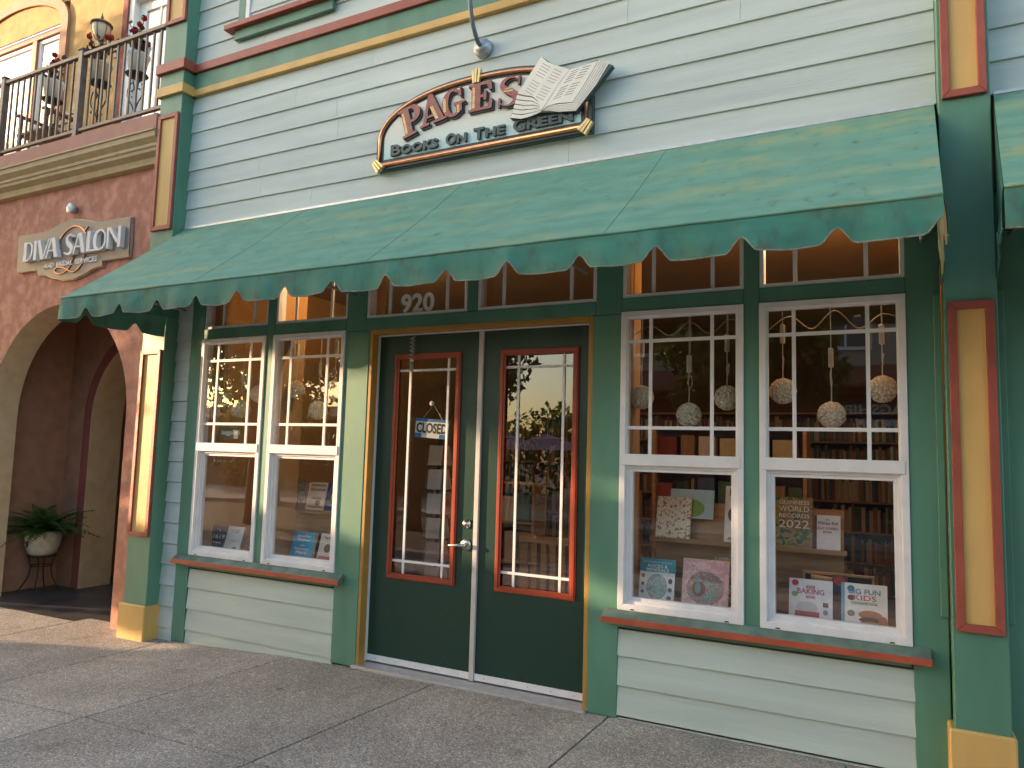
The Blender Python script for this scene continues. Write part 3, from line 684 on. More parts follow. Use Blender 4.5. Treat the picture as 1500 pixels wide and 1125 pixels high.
# open book
bk = link('open_book', MB().prism([(0.317, 4.10), (0.57, 4.095), (0.838, 4.052), (1.10, 4.33), (0.985, 4.395), (0.775, 4.36), (0.66, 4.43), (0.562, 4.515), (0.545, 4.49), (0.37, 4.26)], -0.108, -0.062).mesh('open_book'), signgreen, ps)
lp_ = [(0.376, 4.271)] + [(0.44, 4.245), (0.50, 4.225), (0.545, 4.18), (0.568, 4.105), (0.60, 4.14), (0.70, 4.27), (0.784, 4.363), (0.73, 4.395), (0.661, 4.428), (0.61, 4.462), (0.561, 4.513)]
rp_ = [(0.57, 4.102), (0.62, 4.13), (0.70, 4.135), (0.813, 4.12), (0.91, 4.25), (1.0, 4.384), (0.93, 4.378), (0.85, 4.368), (0.784, 4.363), (0.70, 4.27), (0.61, 4.15)]
part('left_page', MB().prism(lp_, -0.120, -0.1085), pagew, bk, 0.002)
part('right_page', MB().prism(rp_, -0.118, -0.1083), pagew, bk, 0.002)
for k in range(5):
    o0, o1 = 0.006 + 0.033 * k, 0.006 + 0.033 * k + 0.027
    lc = [(0.376, 4.268, 1.0, -0.32), (0.44, 4.243, 1.0, -0.2), (0.50, 4.222, .85, -.1), (0.545, 4.178, .5, 0.0), (0.566, 4.106, .04, 0.0)]
    part('page_edge', MB().prism([(x + dx * o1, z - f * o1) for x, z, f, dx in lc] + [(x + dx * o0, z - f * o0) for x, z, f, dx in lc[::-1]], -0.118 + 0.0015 * k, -0.109), pagew, bk)
    o0, o1 = 0.004 + 0.015 * k, 0.004 + 0.015 * k + 0.0115
    rc = [(0.58, 4.108, .03, 0.0), (0.63, 4.128, .4, 0.0), (0.70, 4.131, .75, 0.05), (0.813, 4.118, .8, .3), (0.91, 4.25, .45, .95), (1.0, 4.384, .35, 1.05)]
    part('page_edge', MB().prism([(x + dx * o1, z - f * o1) for x, z, f, dx in rc] + [(x + dx * o0, z - f * o0) for x, z, f, dx in rc[::-1]], -0.1165 + 0.0015 * k, -0.109), pagew, bk)
ln = MB()
for side in (0, 1):
    for blk in range(2):
        for row in range(5):
            for col in range(2):
                v = 0.12 + blk * 0.44 + row * 0.072; u = 0.16 + col * 0.40
                if side == 0: A, B_, Cc = Vector((0.561, 4.513)), Vector((0.376, 4.271)), Vector((0.784, 4.363))
                else: A, B_, Cc = Vector((0.784, 4.363)), Vector((0.60, 4.125)), Vector((1.0, 4.384))
                p = lambda uu: A + (B_ - A) * v + (Cc - A) * uu + Vector((0, -0.008 * math.sin(PI * uu) if side == 0 else 0.008 * math.sin(PI * uu)))
                a, m_, b = p(u), p(u + 0.14), p(u + 0.28); wz = Vector((0, 0.0032)); y = -0.1206 if side == 0 else -0.1186
                for q0, q1 in ((a, m_), (m_, b)): ln.prism([tuple(q0), tuple(q1), tuple(q1 + wz), tuple(q0 + wz)], y, y + 0.001)
part('page_lines', ln, signdark, bk)

# gooseneck lamp above the sign
gl = thing('gooseneck_lamp', 'grey gooseneck lamp arm on a round wall mount above the arched sign', 'lamp', (0.02, 0, 4.75))
part('wall_mount', MB().tube([(0, 0.0, 0), (0, -0.05, 0), (0, -0.052, 0), (0, -0.075, 0)], [0.075, 0.072, 0.055, 0.05], 20), galv, gl, 0, True)
part('arm', MB().tube(spline([(0, -0.06, 0), (-0.0, -0.12, 0.02), (0.0, -0.2, 0.13), (0.0, -0.26, 0.36), (0.0, -0.3, 0.75), (0.0, -0.42, 1.05), (0.0, -0.7, 1.15), (0.0, -0.95, 1.0)], 6), 0.017, 10), tube_grey, gl, 0, True)
part('lamp_shade', MB().lathe([(0.03, 0.05), (0.05, 0.0), (0.11, -0.06), (0.20, -0.12), (0.19, -0.125), (0.04, -0.02)], 20, (0, -0.95, 0.98)), tube_grey, gl, 0, True)

# ------------------------------------------------------------------ salon building
salon = thing('salon_building', 'terracotta stucco building with an arched passage and a balcony', 'building')
AX, AR, AZ = -5.15, 1.2, 1.93
def arch_wall(x0, x1, z0, z1, cx_, r, zc, n=28):
    """front outline of a wall with an arched doorway, as convex strips"""
    st = [(x0, z0, cx_ - r, z1), (cx_ + r, z0, x1, z1)]
    strips = [[(a, b), (c, b), (c, d), (a, d)] for a, b, c, d in st]
    for i in range(n):
        t0, t1_ = PI * i / n, PI * (i + 1) / n
        xa, za, xb, zb = cx_ + r * math.cos(t0), zc + r * math.sin(t0), cx_ + r * math.cos(t1_), zc + r * math.sin(t1_)
        strips.append([(xb, zb), (xa, za), (xa, z1), (xb, z1)])
    return strips
def wall_with_arch(name, x0, x1, z0, z1, cx_, r, zc, y0, y1, m, parent):
    b = MB()
    for s in arch_wall(x0, x1, z0, z1, cx_, r, zc): b.prism(s, y0, y1)
    return part(name, b, m, parent)
def arch_lining(name, cx_, r, zc, z0, y0, y1, t, m, parent, n=32):
    b = MB(); path = [(cx_ - r, z0)] + [(cx_ - r * math.cos(PI * i / n), zc + r * math.sin(PI * i / n)) for i in range(n + 1)] + [(cx_ + r, z0)]
    ins = [(cx_ - r + t, z0)] + [(cx_ - (r - t) * math.cos(PI * i / n), zc + (r - t) * math.sin(PI * i / n)) for i in range(n + 1)] + [(cx_ + r - t, z0)]
    for i in range(len(path) - 1): b.prism([ins[i], ins[i + 1], path[i + 1], path[i]], y0, y1)
    return part(name, b, m, parent)
wall_with_arch('wall', -9.5, -3.567, -0.2, 4.46, AX, AR, AZ, 0.03, 0.33, stucco, salon)
arch_lining('arch_lining', AX, AR + 0.003, AZ, -0.13, 0.034, 0.335, 0.006, tan, salon)
part('pier_strip', MB().box(-3.80, -3.566, 0.012, 0.029, -0.15, 3.4), stucco, salon, 0.01)
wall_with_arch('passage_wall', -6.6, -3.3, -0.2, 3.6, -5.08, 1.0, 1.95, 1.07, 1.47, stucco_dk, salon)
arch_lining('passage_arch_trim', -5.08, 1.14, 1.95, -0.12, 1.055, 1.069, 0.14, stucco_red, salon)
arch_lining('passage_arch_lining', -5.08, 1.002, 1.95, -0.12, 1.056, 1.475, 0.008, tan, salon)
part('passage_side_wall', MB().box(-6.75, -6.55, 0.331, 4.0, -0.2, 3.6), stucco_dk, salon)
part('passage_side_wall', MB().box(-3.6, -3.4, 0.331, 4.0, -0.2, 3.6), stucco_dk, salon)
part('passage_back_wall', MB().box(-6.7, -3.4, 4.0, 4.1, -0.2, 3.6), stucco_dk, salon)
part('passage_ceiling', MB().box(-6.8, -3.4, 0.331, 4.1, 3.55, 3.65), stucco_dk, salon)
cp = [(0.03, 4.43), (-0.03, 4.44), (-0.045, 4.50), (-0.10, 4.535), (-0.105, 4.565), (-0.12, 4.575), (-0.12, 4.605), (-0.165, 4.65), (-0.17, 4.70), (-0.185, 4.705), (-0.185, 4.72), (0.03, 4.72)]
part('cornice', MB().xprism(cp, -9.5, -3.567), corn, salon)
part('balcony_ledge', MB().box(-9.5, -3.568, -0.155, 0.82, 4.722, 4.885), mat('pink_ledge', (0.44, 0.20, 0.15), .7, .08, 5, .2, 30), salon, 0.006)
# upper storey set back behind the balcony
UY = 0.8
up_ = MB().box(-9.5, -6.83, UY, UY + 0.3, 7.5, 8.6).box(-6.83, -5.60, UY, UY + 0.3, 4.88, 8.6).box(-5.60, -4.60, UY, UY + 0.3, 7.25, 8.6).box(-4.60, -3.3, UY, UY + 0.3, 4.88, 8.6).box(-9.5, -9.2, UY, UY + .3, 4.88, 7.5)
part('upper_wall', up_, gold_st, salon)
aw = part('arched_window', MB().box(-9.2, -9.1, UY + 0.02, UY + 0.14, 4.9, 7.12).box(-6.93, -6.831, UY + 0.02, UY + 0.14, 4.9, 7.12).box(-9.2, -6.831, UY + 0.021, UY + 0.139, 7.12, 7.2).box(-7.66, -7.56, UY + 0.02, UY + 0.14, 4.9, 7.12), mat('window_brown', (0.36, 0.15, 0.09), .5, .1, 6), salon, 0.004)
part('window_sash', MB().frame(-9.09, -7.665, 5.0, 7.11, 0.05, UY + 0.05, UY + 0.1).frame(-7.555, -6.935, 5.0, 7.11, 0.05, UY + 0.05, UY + 0.1), white, aw)
part('glass_pane', MB().box(-9.05, -6.97, UY + 0.07, UY + 0.075, 5.04, 7.07), glass, aw)
part('window_shade', MB().box(-9.08, -6.94, UY + 0.12, UY + 0.125, 5.0, 7.1), white, aw)
tym = [(-9.1, 7.2), (-6.95, 7.2)] + [(-8.02 + 1.07 * math.cos(PI * i / 20), 7.2 + 0.42 * math.sin(PI * i / 20)) for i in range(21)]
part('tympanum', MB().prism(tym, UY - 0.012, UY - 0.002), gold_st, aw)
ar_ = MB()
for i in range(24):
    t0, t1_ = PI * i / 24, PI * (i + 1) / 24
    f_ = lambda t, k: (-8.02 + (1.08 + k) * math.cos(t), 7.2 + (0.43 + k) * math.sin(t))
    ar_.prism([f_(t0, 0), f_(t0, .15), f_(t1_, .15), f_(t1_, 0)], UY - 0.04, UY - 0.001)
ar_.box(-6.94, -6.79, UY - 0.04, UY - 0.001, 4.89, 7.2)
part('arch_trim', ar_, mat('pink_trim', (0.46, 0.22, 0.13), .7, .1, 6, .3, 30), aw)
bd = part('balcony_door', MB().frame(-5.56, -4.62, 4.89, 7.2, 0.09, UY - 0.01, UY + 0.1), white, salon, 0.004)
part('door_leaf', MB().frame(-5.47, -4.71, 4.98, 7.11, 0.13, UY + 0.07, UY + 0.12), white, bd, 0.003)
part('glass_pane', MB().box(-5.35, -4.83, UY + 0.09, UY + 0.095, 5.1, 7.0), glass, bd)
part('curtain', MB().box(-5.36, -4.82, UY + 0.125, UY + 0.13, 5.05, 7.05), mat('sheer_curtain', (0.62, 0.58, 0.6), .9, .12, 4, 0, 0, (6, 1, 1)), bd)
part('muntin', MB().box(-5.1, -5.075, UY + 0.08, UY + 0.0895, 5.1, 7.0), white, bd)
part('side_jamb', MB().box(-5.66, -5.561, UY - 0.03, UY + 0.1, 4.89, 7.3), stucco_red, bd, 0.004)

rl = thing('balcony_railing', 'bronze metal balcony railing with square balusters on the pink ledge', 'railing', (0, 0, 4.885))
RY = -0.085
for xp in (-6.42, -4.955): part('post', MB().box(xp - 0.034, xp + 0.034, RY - 0.034, RY + 0.034, 0, 0.99).box(xp - 0.044, xp + 0.044, RY - 0.044, RY + 0.044, 0.99, 1.005), dark_metal, rl, 0.003)
for a, b in ((-8.0, -6.455), (-6.385, -4.99), (-4.92, -3.567)):
    part('top_rail', MB().box(a, b, RY - 0.026, RY + 0.026, 0.915, 0.955), dark_metal, rl, 0.004)
    part('bottom_rail', MB().box(a, b, RY - 0.02, RY + 0.02, 0.07, 0.105), dark_metal, rl, 0.003)
    n = round((b - a) / 0.117); bal = None
    for k in range(1, n):
        x = a + (b - a) * k / n
        if bal is None: bal = MB().box(-0.0095, 0.0095, -0.0095, 0.0095, 0.106, 0.914).mesh('baluster'); bal.materials.append(dark_metal)
        o = link('baluster', bal, None, rl); o.location = (x, RY, 0)

lan = thing('wall_lantern', 'bronze wall lantern with frosted panes beside the white balcony door', 'lantern', (-5.83, UY, 6.56)); lan.scale = (0.74,) * 3
part('wall_plate', MB().box(0.06, 0.14, -0.03, 0.0, -0.18, 0.16), dark_metal, lan, 0.01)
part('bracket', MB().tube(spline([(0.1, -0.02, -0.05), (0.1, -0.12, -0.14), (0.05, -0.22, -0.12), (0.0, -0.24, -0.04)], 6), 0.016, 8), dark_metal, lan, 0, True)
part('globe', MB().lathe([(0.05, 0.02), (0.10, 0.1), (0.135, 0.2), (0.14, 0.28), (0.12, 0.31)], 16, (0, -0.24, 0)), mat('lantern_glass', (0.62, 0.52, 0.38), 0.4, 0.08, 8), lan, 0, True)
for k in range(6):
    t = 2 * PI * k / 6; cs, sn = math.cos(t), math.sin(t)
    part('rib', MB().tube([(r * cs, -0.24 + r * sn, z) for r, z in ((0.05, 0.02), (0.104, 0.1), (0.139, 0.2), (0.144, 0.28), (0.125, 0.31))], 0.007, 5), dark_metal, lan)
part('cap', MB().lathe([(0.17, 0.30), (0.175, 0.315), (0.12, 0.36), (0.06, 0.39), (0.025, 0.41), (0.02, 0.43), (0.03, 0.445), (0.012, 0.47), (0.006, 0.52)], 18, (0, -0.24, 0)), dark_metal, lan, 0, True)
part('finial_base', MB().lathe([(0.01, -0.07), (0.025, -0.05), (0.02, -0.02), (0.055, 0.02)], 14, (0, -0.24, 0)), dark_metal, lan, 0, True)

def scroll(pl, mm):
    m = MB()
    for sx_ in (-1, 1):
        m.tube([(sx_ * x, 0, z) for x, z in [(p.x, p.y) for p in spline([(0.0, -0.42, 0), (0.05, -0.32, 0), (0.13, -0.22, 0), (0.12, -0.1, 0), (0.05, -0.08, 0), (0.03, -0.15, 0), (0.07, -0.17, 0)], 5)]], 0.007, 5)
    m.tube([(0, 0, -0.44), (0, 0, -0.02)], 0.008, 5)
    for k in range(10):
        a = rnd.uniform(0, 6); x, z = rnd.uniform(-.11, .11), rnd.uniform(-.4, -.05)
        m.quad((x, -.01, z), (x + .03 * math.cos(a), -.015, z + .03 * math.sin(a)), (x + .035 * math.cos(a + .6), -.02, z + .035 * math.sin(a + .6)), (x + .012 * math.cos(a + 1.3), -.012, z + .02 * math.sin(a + 1.3)))
    return part('scroll_bracket', m, iron, pl)
for i, (x, z, lab) in enumerate(((-5.72, 5.54, 'white pot of red geraniums on scrolled iron before the pale arched window'), (-4.86, 5.56, 'white pot of red geraniums on scrolled iron beside the bronze railing post'), (-4.24, 5.52, 'white pot of red geraniums on scrolled iron before the balcony door'))):
    pl = thing('flower_planter', lab, 'planter', (x, 0.06, z), 'geranium pots along the railing')
    part('pot', MB().lathe([(0.075, 0.0), (0.105, 0.17), (0.118, 0.19), (0.118, 0.215), (0.10, 0.215), (0.09, 0.16)], 18), white if i != 1 else cream, pl, 0, True)
    part('saucer', MB().lathe([(0.09, -0.025), (0.115, -0.005), (0.11, 0.002), (0.05, 0.0)], 16), iron, pl, 0, True)
    scroll(pl, iron)
    st = MB(); fl = MB(); lf = MB()
    for k in range(16):
        a = rnd.uniform(0, 2 * PI); r_ = rnd.uniform(0.04, 0.24); h = rnd.uniform(0.12, 0.4) + 0.18
        tip = Vector((r_ * math.cos(a), r_ * math.sin(a) * 0.5, h)); st.tube([(0.03 * math.cos(a), 0.03 * math.sin(a), 0.17), tuple(tip * 0.6 + Vector((0, 0, 0.12))), tuple(tip)], 0.004, 4)
        if k % 3 == 0:
            for q in range(26):
                d = Vector((rnd.gauss(0, 1), rnd.gauss(0, 1), rnd.gauss(0, 1))).normalized(); c = tip + d * 0.026; t_ = d.orthogonal().normalized() * 0.014; u_ = d.cross(t_)
                fl.quad(c - t_ - u_, c + t_ - u_, c + t_ + u_, c - t_ + u_)
        for q in range(4):
            c = tip * rnd.uniform(0.5, 0.95) + Vector((0, 0, 0.06)); d = Vector((rnd.gauss(0, 1), rnd.gauss(0, 1), rnd.gauss(0, 1))).normalized(); t_ = d.orthogonal().normalized() * 0.022; u_ = d.cross(t_)
            lf.quad(c - t_ - u_, c + t_ - u_, c + t_ + u_, c - t_ + u_)
    part('stems', st, leafbr, pl); part('blossoms', fl, petal, pl)['kind'] = 'stuff'; part('leaves', lf, leafbr, pl)['kind'] = 'stuff'
# dark bench behind the railing
bn = thing('patio_chair', 'dark slatted patio chair behind the balusters before the arched window', 'chair', (-6.3, 0.38, 4.885))
part('seat', MB().box(-0.28, 0.28, -0.22, 0.22, 0.42, 0.45), wood_dk, bn, 0.004)
for k in range(4): part('back_slat', MB().box(-0.26, 0.26, 0.2, 0.22, 0.52 + 0.1 * k, 0.58 + 0.1 * k), wood_dk, bn, 0.003)
for sx_ in (-1, 1):
    part('leg', MB().box(sx_ * 0.26 - 0.02, sx_ * 0.26 + 0.02, -0.21, -0.17, 0, 0.66), wood_dk, bn, 0.003)
    part('leg', MB().box(sx_ * 0.26 - 0.02, sx_ * 0.26 + 0.02, 0.18, 0.22, 0, 0.95), wood_dk, bn, 0.003)
    part('armrest', MB().box(sx_ * 0.26 - 0.03, sx_ * 0.26 + 0.03, -0.24, 0.2, 0.66, 0.69), wood_dk, bn, 0.003)

# salon sign
ss = thing('salon_sign', 'bronze shaped wall sign with silver letters and a copper script initial', 'sign', (0, 0, 0))
so_ = [(-6.006, 3.962), (-5.47, 3.953), (-5.27, 4.012), (-5.07, 4.033), (-4.912, 4.024), (-4.753, 3.99), (-4.639, 3.958), (-4.057, 3.946), (-4.04, 3.525), (-4.456, 3.527), (-4.456, 3.471), (-4.589, 3.462), (-4.747, 3.411), (-4.924, 3.378), (-5.124, 3.383), (-5.304, 3.419), (-5.444, 3.463), (-5.582, 3.473), (-5.59, 3.531), (-5.989, 3.539)]
def so_mesh(sc_, d, y):
    cx_, cz_ = -5.02, 3.7
    me = poly_mesh([[(cx_ + (x - cx_) * sc_[0], cz_ + (z - cz_) * sc_[1]) for x, z in so_]], d); me.transform(Matrix.Translation((0, y, 0))); me.materials.clear(); return me
link('edge_plate', so_mesh((1.008, 1.02), 0.02, 0.012), mat('sign_edge', (0.55, 0.45, 0.38), .35, .1, 10, metal=.5), ss)
link('face_plate', so_mesh((0.998, 0.995), 0.012, -0.004), bronze_panel, ss)
part('standoff', MB().box(-5.7, -5.6, 0.0, 0.04, 3.6, 3.9).box(-4.5, -4.4, 0.0, 0.04, 3.6, 3.9), dark_metal, ss)
Dp = [(-4.732, 3.92), (-4.789, 3.874), (-4.847, 3.792), (-4.916, 3.675), (-4.971, 3.556), (-5.032, 3.482), (-5.142, 3.448), (-5.247, 3.475), (-5.239, 3.519), (-5.123, 3.517), (-5.001, 3.471), (-4.914, 3.449), (-4.809, 3.506), (-4.753, 3.606), (-4.735, 3.727), (-4.765, 3.854), (-4.866, 3.932), (-5.01, 3.949), (-5.145, 3.888), (-5.214, 3.806), (-5.195, 3.722)]
part('script_initial', MB().tube(spline([(x, -0.016, z) for x, z in Dp], 5), 0.0085, 6), copper, ss, 0, True)
def bar(x0, z0, x1, z1, w): # slanted bar with horizontal ends
    return [(x0 - w / 2, z0), (x0 + w / 2, z0), (x1 + w / 2, z1), (x1 - w / 2, z1)]
LB, LT = 3.628, 3.846
dv = [
 [[(-5.79, LB), (-5.735, LB), (-5.735, LT), (-5.79, LT)], stroke([(-5.735, LT - .006), (-5.66, LT - .03), (-5.635, 3.74), (-5.67, LB + .03), (-5.735, LB + .006)], [.014, .022, .024, .022, .014])],
 [[(-5.598, LB), (-5.548, LB), (-5.548, LT), (-5.598, LT)]],
 [bar(-5.44, LB, -5.515, LT, .058), bar(-5.425, LB, -5.33, LT, .022)],
 [bar(-5.365, LB, -5.285, LT, .022), bar(-5.19, LB, -5.262, LT, .062), [(-5.34, 3.70), (-5.21, 3.70), (-5.21, 3.716), (-5.34, 3.716)]],
 [stroke([(-4.905, LT - .03), (-4.95, LT), (-5.01, 3.82), (-4.995, 3.76), (-4.925, 3.71), (-4.93, 3.655), (-4.99, LB + .008), (-5.05, LB + .035)], [.014, .016, .028, .05, .055, .04, .018, .014])],
 [bar(-4.885, LB, -4.81, LT, .022), bar(-4.72, LB, -4.79, LT, .062), [(-4.865, 3.695), (-4.74, 3.695), (-4.74, 3.711), (-4.865, 3.711)]],
 [[(-4.665, LB), (-4.612, LB), (-4.612, LT), (-4.665, LT)], [(-4.612, LB), (-4.50, LB), (-4.50, LB + .02), (-4.612, LB + .02)]],
 [stroke([(-4.45, LT - .004), (-4.515, 3.81), (-4.535, 3.735), (-4.515, 3.66), (-4.45, LB + .004)], [.02, .04, .055, .04, .02]), stroke([(-4.45, LT - .004), (-4.39, 3.81), (-4.365, 3.735), (-4.39, 3.66), (-4.45, LB + .004)], [.02, .022, .024, .022, .02])],
 [[(-4.335, LB), (-4.305, LB), (-4.305, LT), (-4.335, LT)], bar(-4.165, LB + .05, -4.305, LT, .045), [(-4.165, LB), (-4.122, LB), (-4.122, LT), (-4.165, LT)]],
]
for lt in dv:
    b = MB()
    for k, lp in enumerate(lt): b.prism(lp, -0.062 + 0.001 * k, -0.008)
    part('letter', b, letterw, ss)
for wd, x0, x1 in (('AND', -5.455, -5.275), ('BRIDAL', -5.235, -4.95), ('SERVICES', -4.91, -4.535)): text('small_lettering', wd, 0.075, ((x0 + x1) / 2, -0.016, 3.532), letterw, ss, 0.006, 0.002, width=x1 - x0)
sp = thing('wall_spotlight', 'small round white wall spotlight above the bronze sign', 'spotlight', (-5.045, 0.03, 4.155))
part('housing', MB().tube([(0, 0, 0), (0, -0.03, 0), (0, -0.07, 0.0)], [0.035, 0.05, 0.06], 18), galv, sp, 0, True)
part('lens', MB().tube([(0, -0.07, 0), (0, -0.078, 0)], [0.058, 0.05], 18), letterw, sp, 0, True)

# fern in a pot on an iron stand inside the arch
fs_ = thing('plant_stand', 'black wrought iron plant stand inside the arched passage', 'stand', (-6.32, 0.74, -0.122))
part('ring', MB().tube([(0.15 * math.cos(2 * PI * k / 20), 0.15 * math.sin(2 * PI * k / 20), 0.42) for k in range(20)], 0.008, 6, True), iron, fs_)
part('lower_ring', MB().tube([(0.11 * math.cos(2 * PI * k / 20), 0.11 * math.sin(2 * PI * k / 20), 0.30) for k in range(20)], 0.006, 6, True), iron, fs_)
part('tray', MB().lathe([(0.14, 0.405), (0.14, 0.412), (0.02, 0.413)], 16), iron, fs_)
for k in range(4):
    t = PI / 4 + PI / 2 * k; cs, sn = math.cos(t), math.sin(t)
    part('leg', MB().tube(spline([(0.15 * cs, 0.15 * sn, 0.42), (0.11 * cs, 0.11 * sn, 0.30), (0.13 * cs, 0.13 * sn, 0.16), (0.21 * cs, 0.21 * sn, 0.02), (0.24 * cs, 0.24 * sn, 0.008)], 5), 0.008, 6), iron, fs_)
fp = thing('potted_fern', 'green fern in a cream ceramic pot on the iron stand', 'plant', (-6.32, 0.74, 0.291))
part('pot', MB().lathe([(0.11, 0.0), (0.15, 0.04), (0.185, 0.14), (0.195, 0.26), (0.205, 0.28), (0.205, 0.30), (0.18, 0.30), (0.17, 0.25)], 24), cream, fp, 0, True)
part('pot_motif', MB().quad((-0.02, -0.192, 0.17), (0.01, -0.193, 0.10), (0.04, -0.19, 0.14), (0.035, -0.195, 0.2)).quad((-0.09, -0.172, 0.16), (-0.05, -0.182, 0.15), (-0.03, -0.188, 0.18), (-0.08, -0.176, 0.18)), signdark, fp)
part('soil', MB().lathe([(0.175, 0.27), (0.05, 0.275)], 16), mat('soil', (.03, .02, .015), .95), fp)
for k in range(64):
    a = rnd.uniform(0, 2 * PI); ln_ = rnd.uniform(0.36, 0.7); el = rnd.uniform(0.2, 1.2); b = MB(); n = 14
    if k < 9: a = rnd.uniform(-0.9, 0.1); ln_ = rnd.uniform(.75, .95); el = rnd.uniform(.4, .65)
    pts = []
    for i in range(n + 1):
        t = i / n; r_ = ln_ * t * math.cos(el * (1 - 0.3 * t)); h = 0.28 + ln_ * (math.sin(el) * t - 0.38 * t * t)
        pts.append(Vector((r_ * math.cos(a), r_ * math.sin(a), h)))
    sd = Vector((-math.sin(a), math.cos(a), 0))
    for i in range(1, n):
        w = 0.07 * math.sin(PI * min(1, (i / n) * 0.9 + 0.12)); d = (pts[i + 1] - pts[i - 1]).normalized()
        for sg in (-1, 1):
            p = pts[i]; b.quad(p - d * 0.012, p + sd * sg * w - d * 0.004 + Vector((0, 0, -0.012)), p + sd * sg * w + d * 0.014 + Vector((0, 0, -0.012)), p + d * 0.012)
    b.tube(pts, 0.003, 4)
    part('frond', b, leafy, fp)

# ------------------------------------------------------------------ inside the bookshop
def shelf_unit(label, x0, x1, zs, ztop, y=0.46):
    t = thing('display_shelf', label, 'shelf', (0, 0, 0))
    part('panel', MB().box(x0, x1, y + 0.03, y + 0.055, 0.7, zs), wood, t)
    part('back_panel', MB().xprism([(y + 0.03, zs + 0.02), (y + 0.11, ztop), (y + 0.125, ztop), (y + 0.055, zs + 0.02)], x0, x1), wood, t)
    part('ledge', MB().box(x0 - 0.02, x1 + 0.02, y - 0.045, y + 0.05, zs, zs + 0.018), wood, t, 0.003)
    part('lip', MB().box(x0 - 0.02, x1 + 0.02, y - 0.052, y - 0.0455, zs, zs + 0.03), wood, t)
    return t
shelf_unit('pale wooden display shelf holding the floral book by the right windows', 1.26, 2.47, 1.09, 1.36)
shelf_unit('pale wooden display shelf with a row of novels in the left window', -2.25, -1.2, 1.09, 1.34)

def book(label, x0, x1, z, h, y, front, texts=(), lean=12, th=0.022, yaw=0, patches=(), spine=None):
    w = x1 - x0
    t = thing('book', label, 'book', ((x0 + x1) / 2, y, z), 'books on display in the shop windows', (R(-lean), 0, R(yaw)))
    fm = front if not isinstance(front, tuple) else ink(front)
    c = part('cover', MB().box(-w / 2, w / 2, 0, 0.003, 0, h), fm, t)
    part('pages', MB().box(-w / 2 + 0.003, w / 2 - 0.004, 0.0032, th, 0.003, h - 0.004), paper, t)
    part('back_cover', MB().box(-w / 2, w / 2, th + 0.0002, th + 0.003, 0, h), ink(spine or (0.1, 0.1, 0.12)), t)
    part('spine', MB().box(-w / 2 - 0.003, -w / 2 - 0.0002, 0, th + 0.003, 0, h), ink(spine or (0.1, 0.1, 0.12)) if spine or isinstance(fm, str) else fm, t)
    for i, (px, pz, pw, ph, col) in enumerate(patches):
        part('cover_patch', MB().prism([(px * w - w / 2 + pw * w / 2 * math.cos(q), pz * h + ph * h / 2 * math.sin(q)) for q in [k * PI / 8 for k in range(16)]] if pw > 0 else
             [(px * w - w / 2 + pw * w / 2, pz * h - ph * h / 2), (px * w - w / 2 - pw * w / 2, pz * h - ph * h / 2), (px * w - w / 2 - pw * w / 2, pz * h + ph * h / 2), (px * w - w / 2 + pw * w / 2, pz * h + ph * h / 2)], -0.0006 - 0.0002 * i, -0.0002), ink(col) if isinstance(col, tuple) else col, t)
    for (s, pz, wr, hr, col) in texts:
        text('title', s, h * hr, (0, -0.0022, pz * h), ink(col), t, 0.0003, 0.0004, width=wr * w)
    return t
W_, K_, RD = (0.86, 0.84, 0.81), (0.02, 0.02, 0.025), (0.55, 0.06, 0.05)
floral = art_mat('floral_print', [(0.45, 0.09, 0.06), (0.85, 0.75, 0.62), (0.82, 0.72, 0.58), (0.84, 0.75, 0.6), (0.30, 0.25, 0.07), (0.5, 0.16, 0.14)], 38, dist=0.6)
dragon = art_mat('swirl_print', [(0.06, 0.32, 0.34), (0.16, 0.48, 0.46), (0.36, 0.16, 0.15), (0.50, 0.26, 0.26), (0.58, 0.34, 0.32)], 11, seed=3, dist=3.0)
map_p = art_mat('city_print', [(0.04, 0.11, 0.09), (0.09, 0.17, 0.08), (0.38, 0.33, 0.08), (0.42, 0.18, 0.07), (0.09, 0.24, 0.38)], 22, seed=5, dist=1.0)
bw_p = art_mat('ink_print', [K_, (0.5, 0.47, 0.40), K_, (0.55, 0.5, 0.42), (0.22, 0.17, 0.08)], 60, seed=2)
rocks_p = art_mat('mineral_print', [(0.10, 0.25, 0.30), (0.22, 0.42, 0.46), (0.55, 0.56, 0.52), (0.35, 0.27, 0.20)], 40, seed=8)
book('cream book covered in small red and green fruit and flowers', 1.277, 1.513, 1.11, 0.292, 0.415, floral, spine=(0.5, 0.42, 0.3))
book('pale blue landscape book with a green patch behind the floral book', 1.362, 1.66, 1.255, 0.2, 0.475, (0.45, 0.66, 0.72), patches=[(0.5, 0.35, 0.6, 0.6, (0.2, 0.36, 0.06))])
book('white book with a dark rounded photograph at the shelf end by the window stile', 1.745, 1.97, 1.11, 0.385, 0.415, (0.8, 0.77, 0.72), [('FOOD', 0.82, .8, 0.2, (0.32, 0.22, 0.08)), ('stories from\nabout the world', 0.13, .8, .06, (0.12, 0.08, 0.2))], patches=[(0.5, 0.5, 0.85, 0.4, (0.10, 0.085, 0.075)), (0.6, 0.38, 0.5, 0.22, (0.2, 0.3, 0.33))])
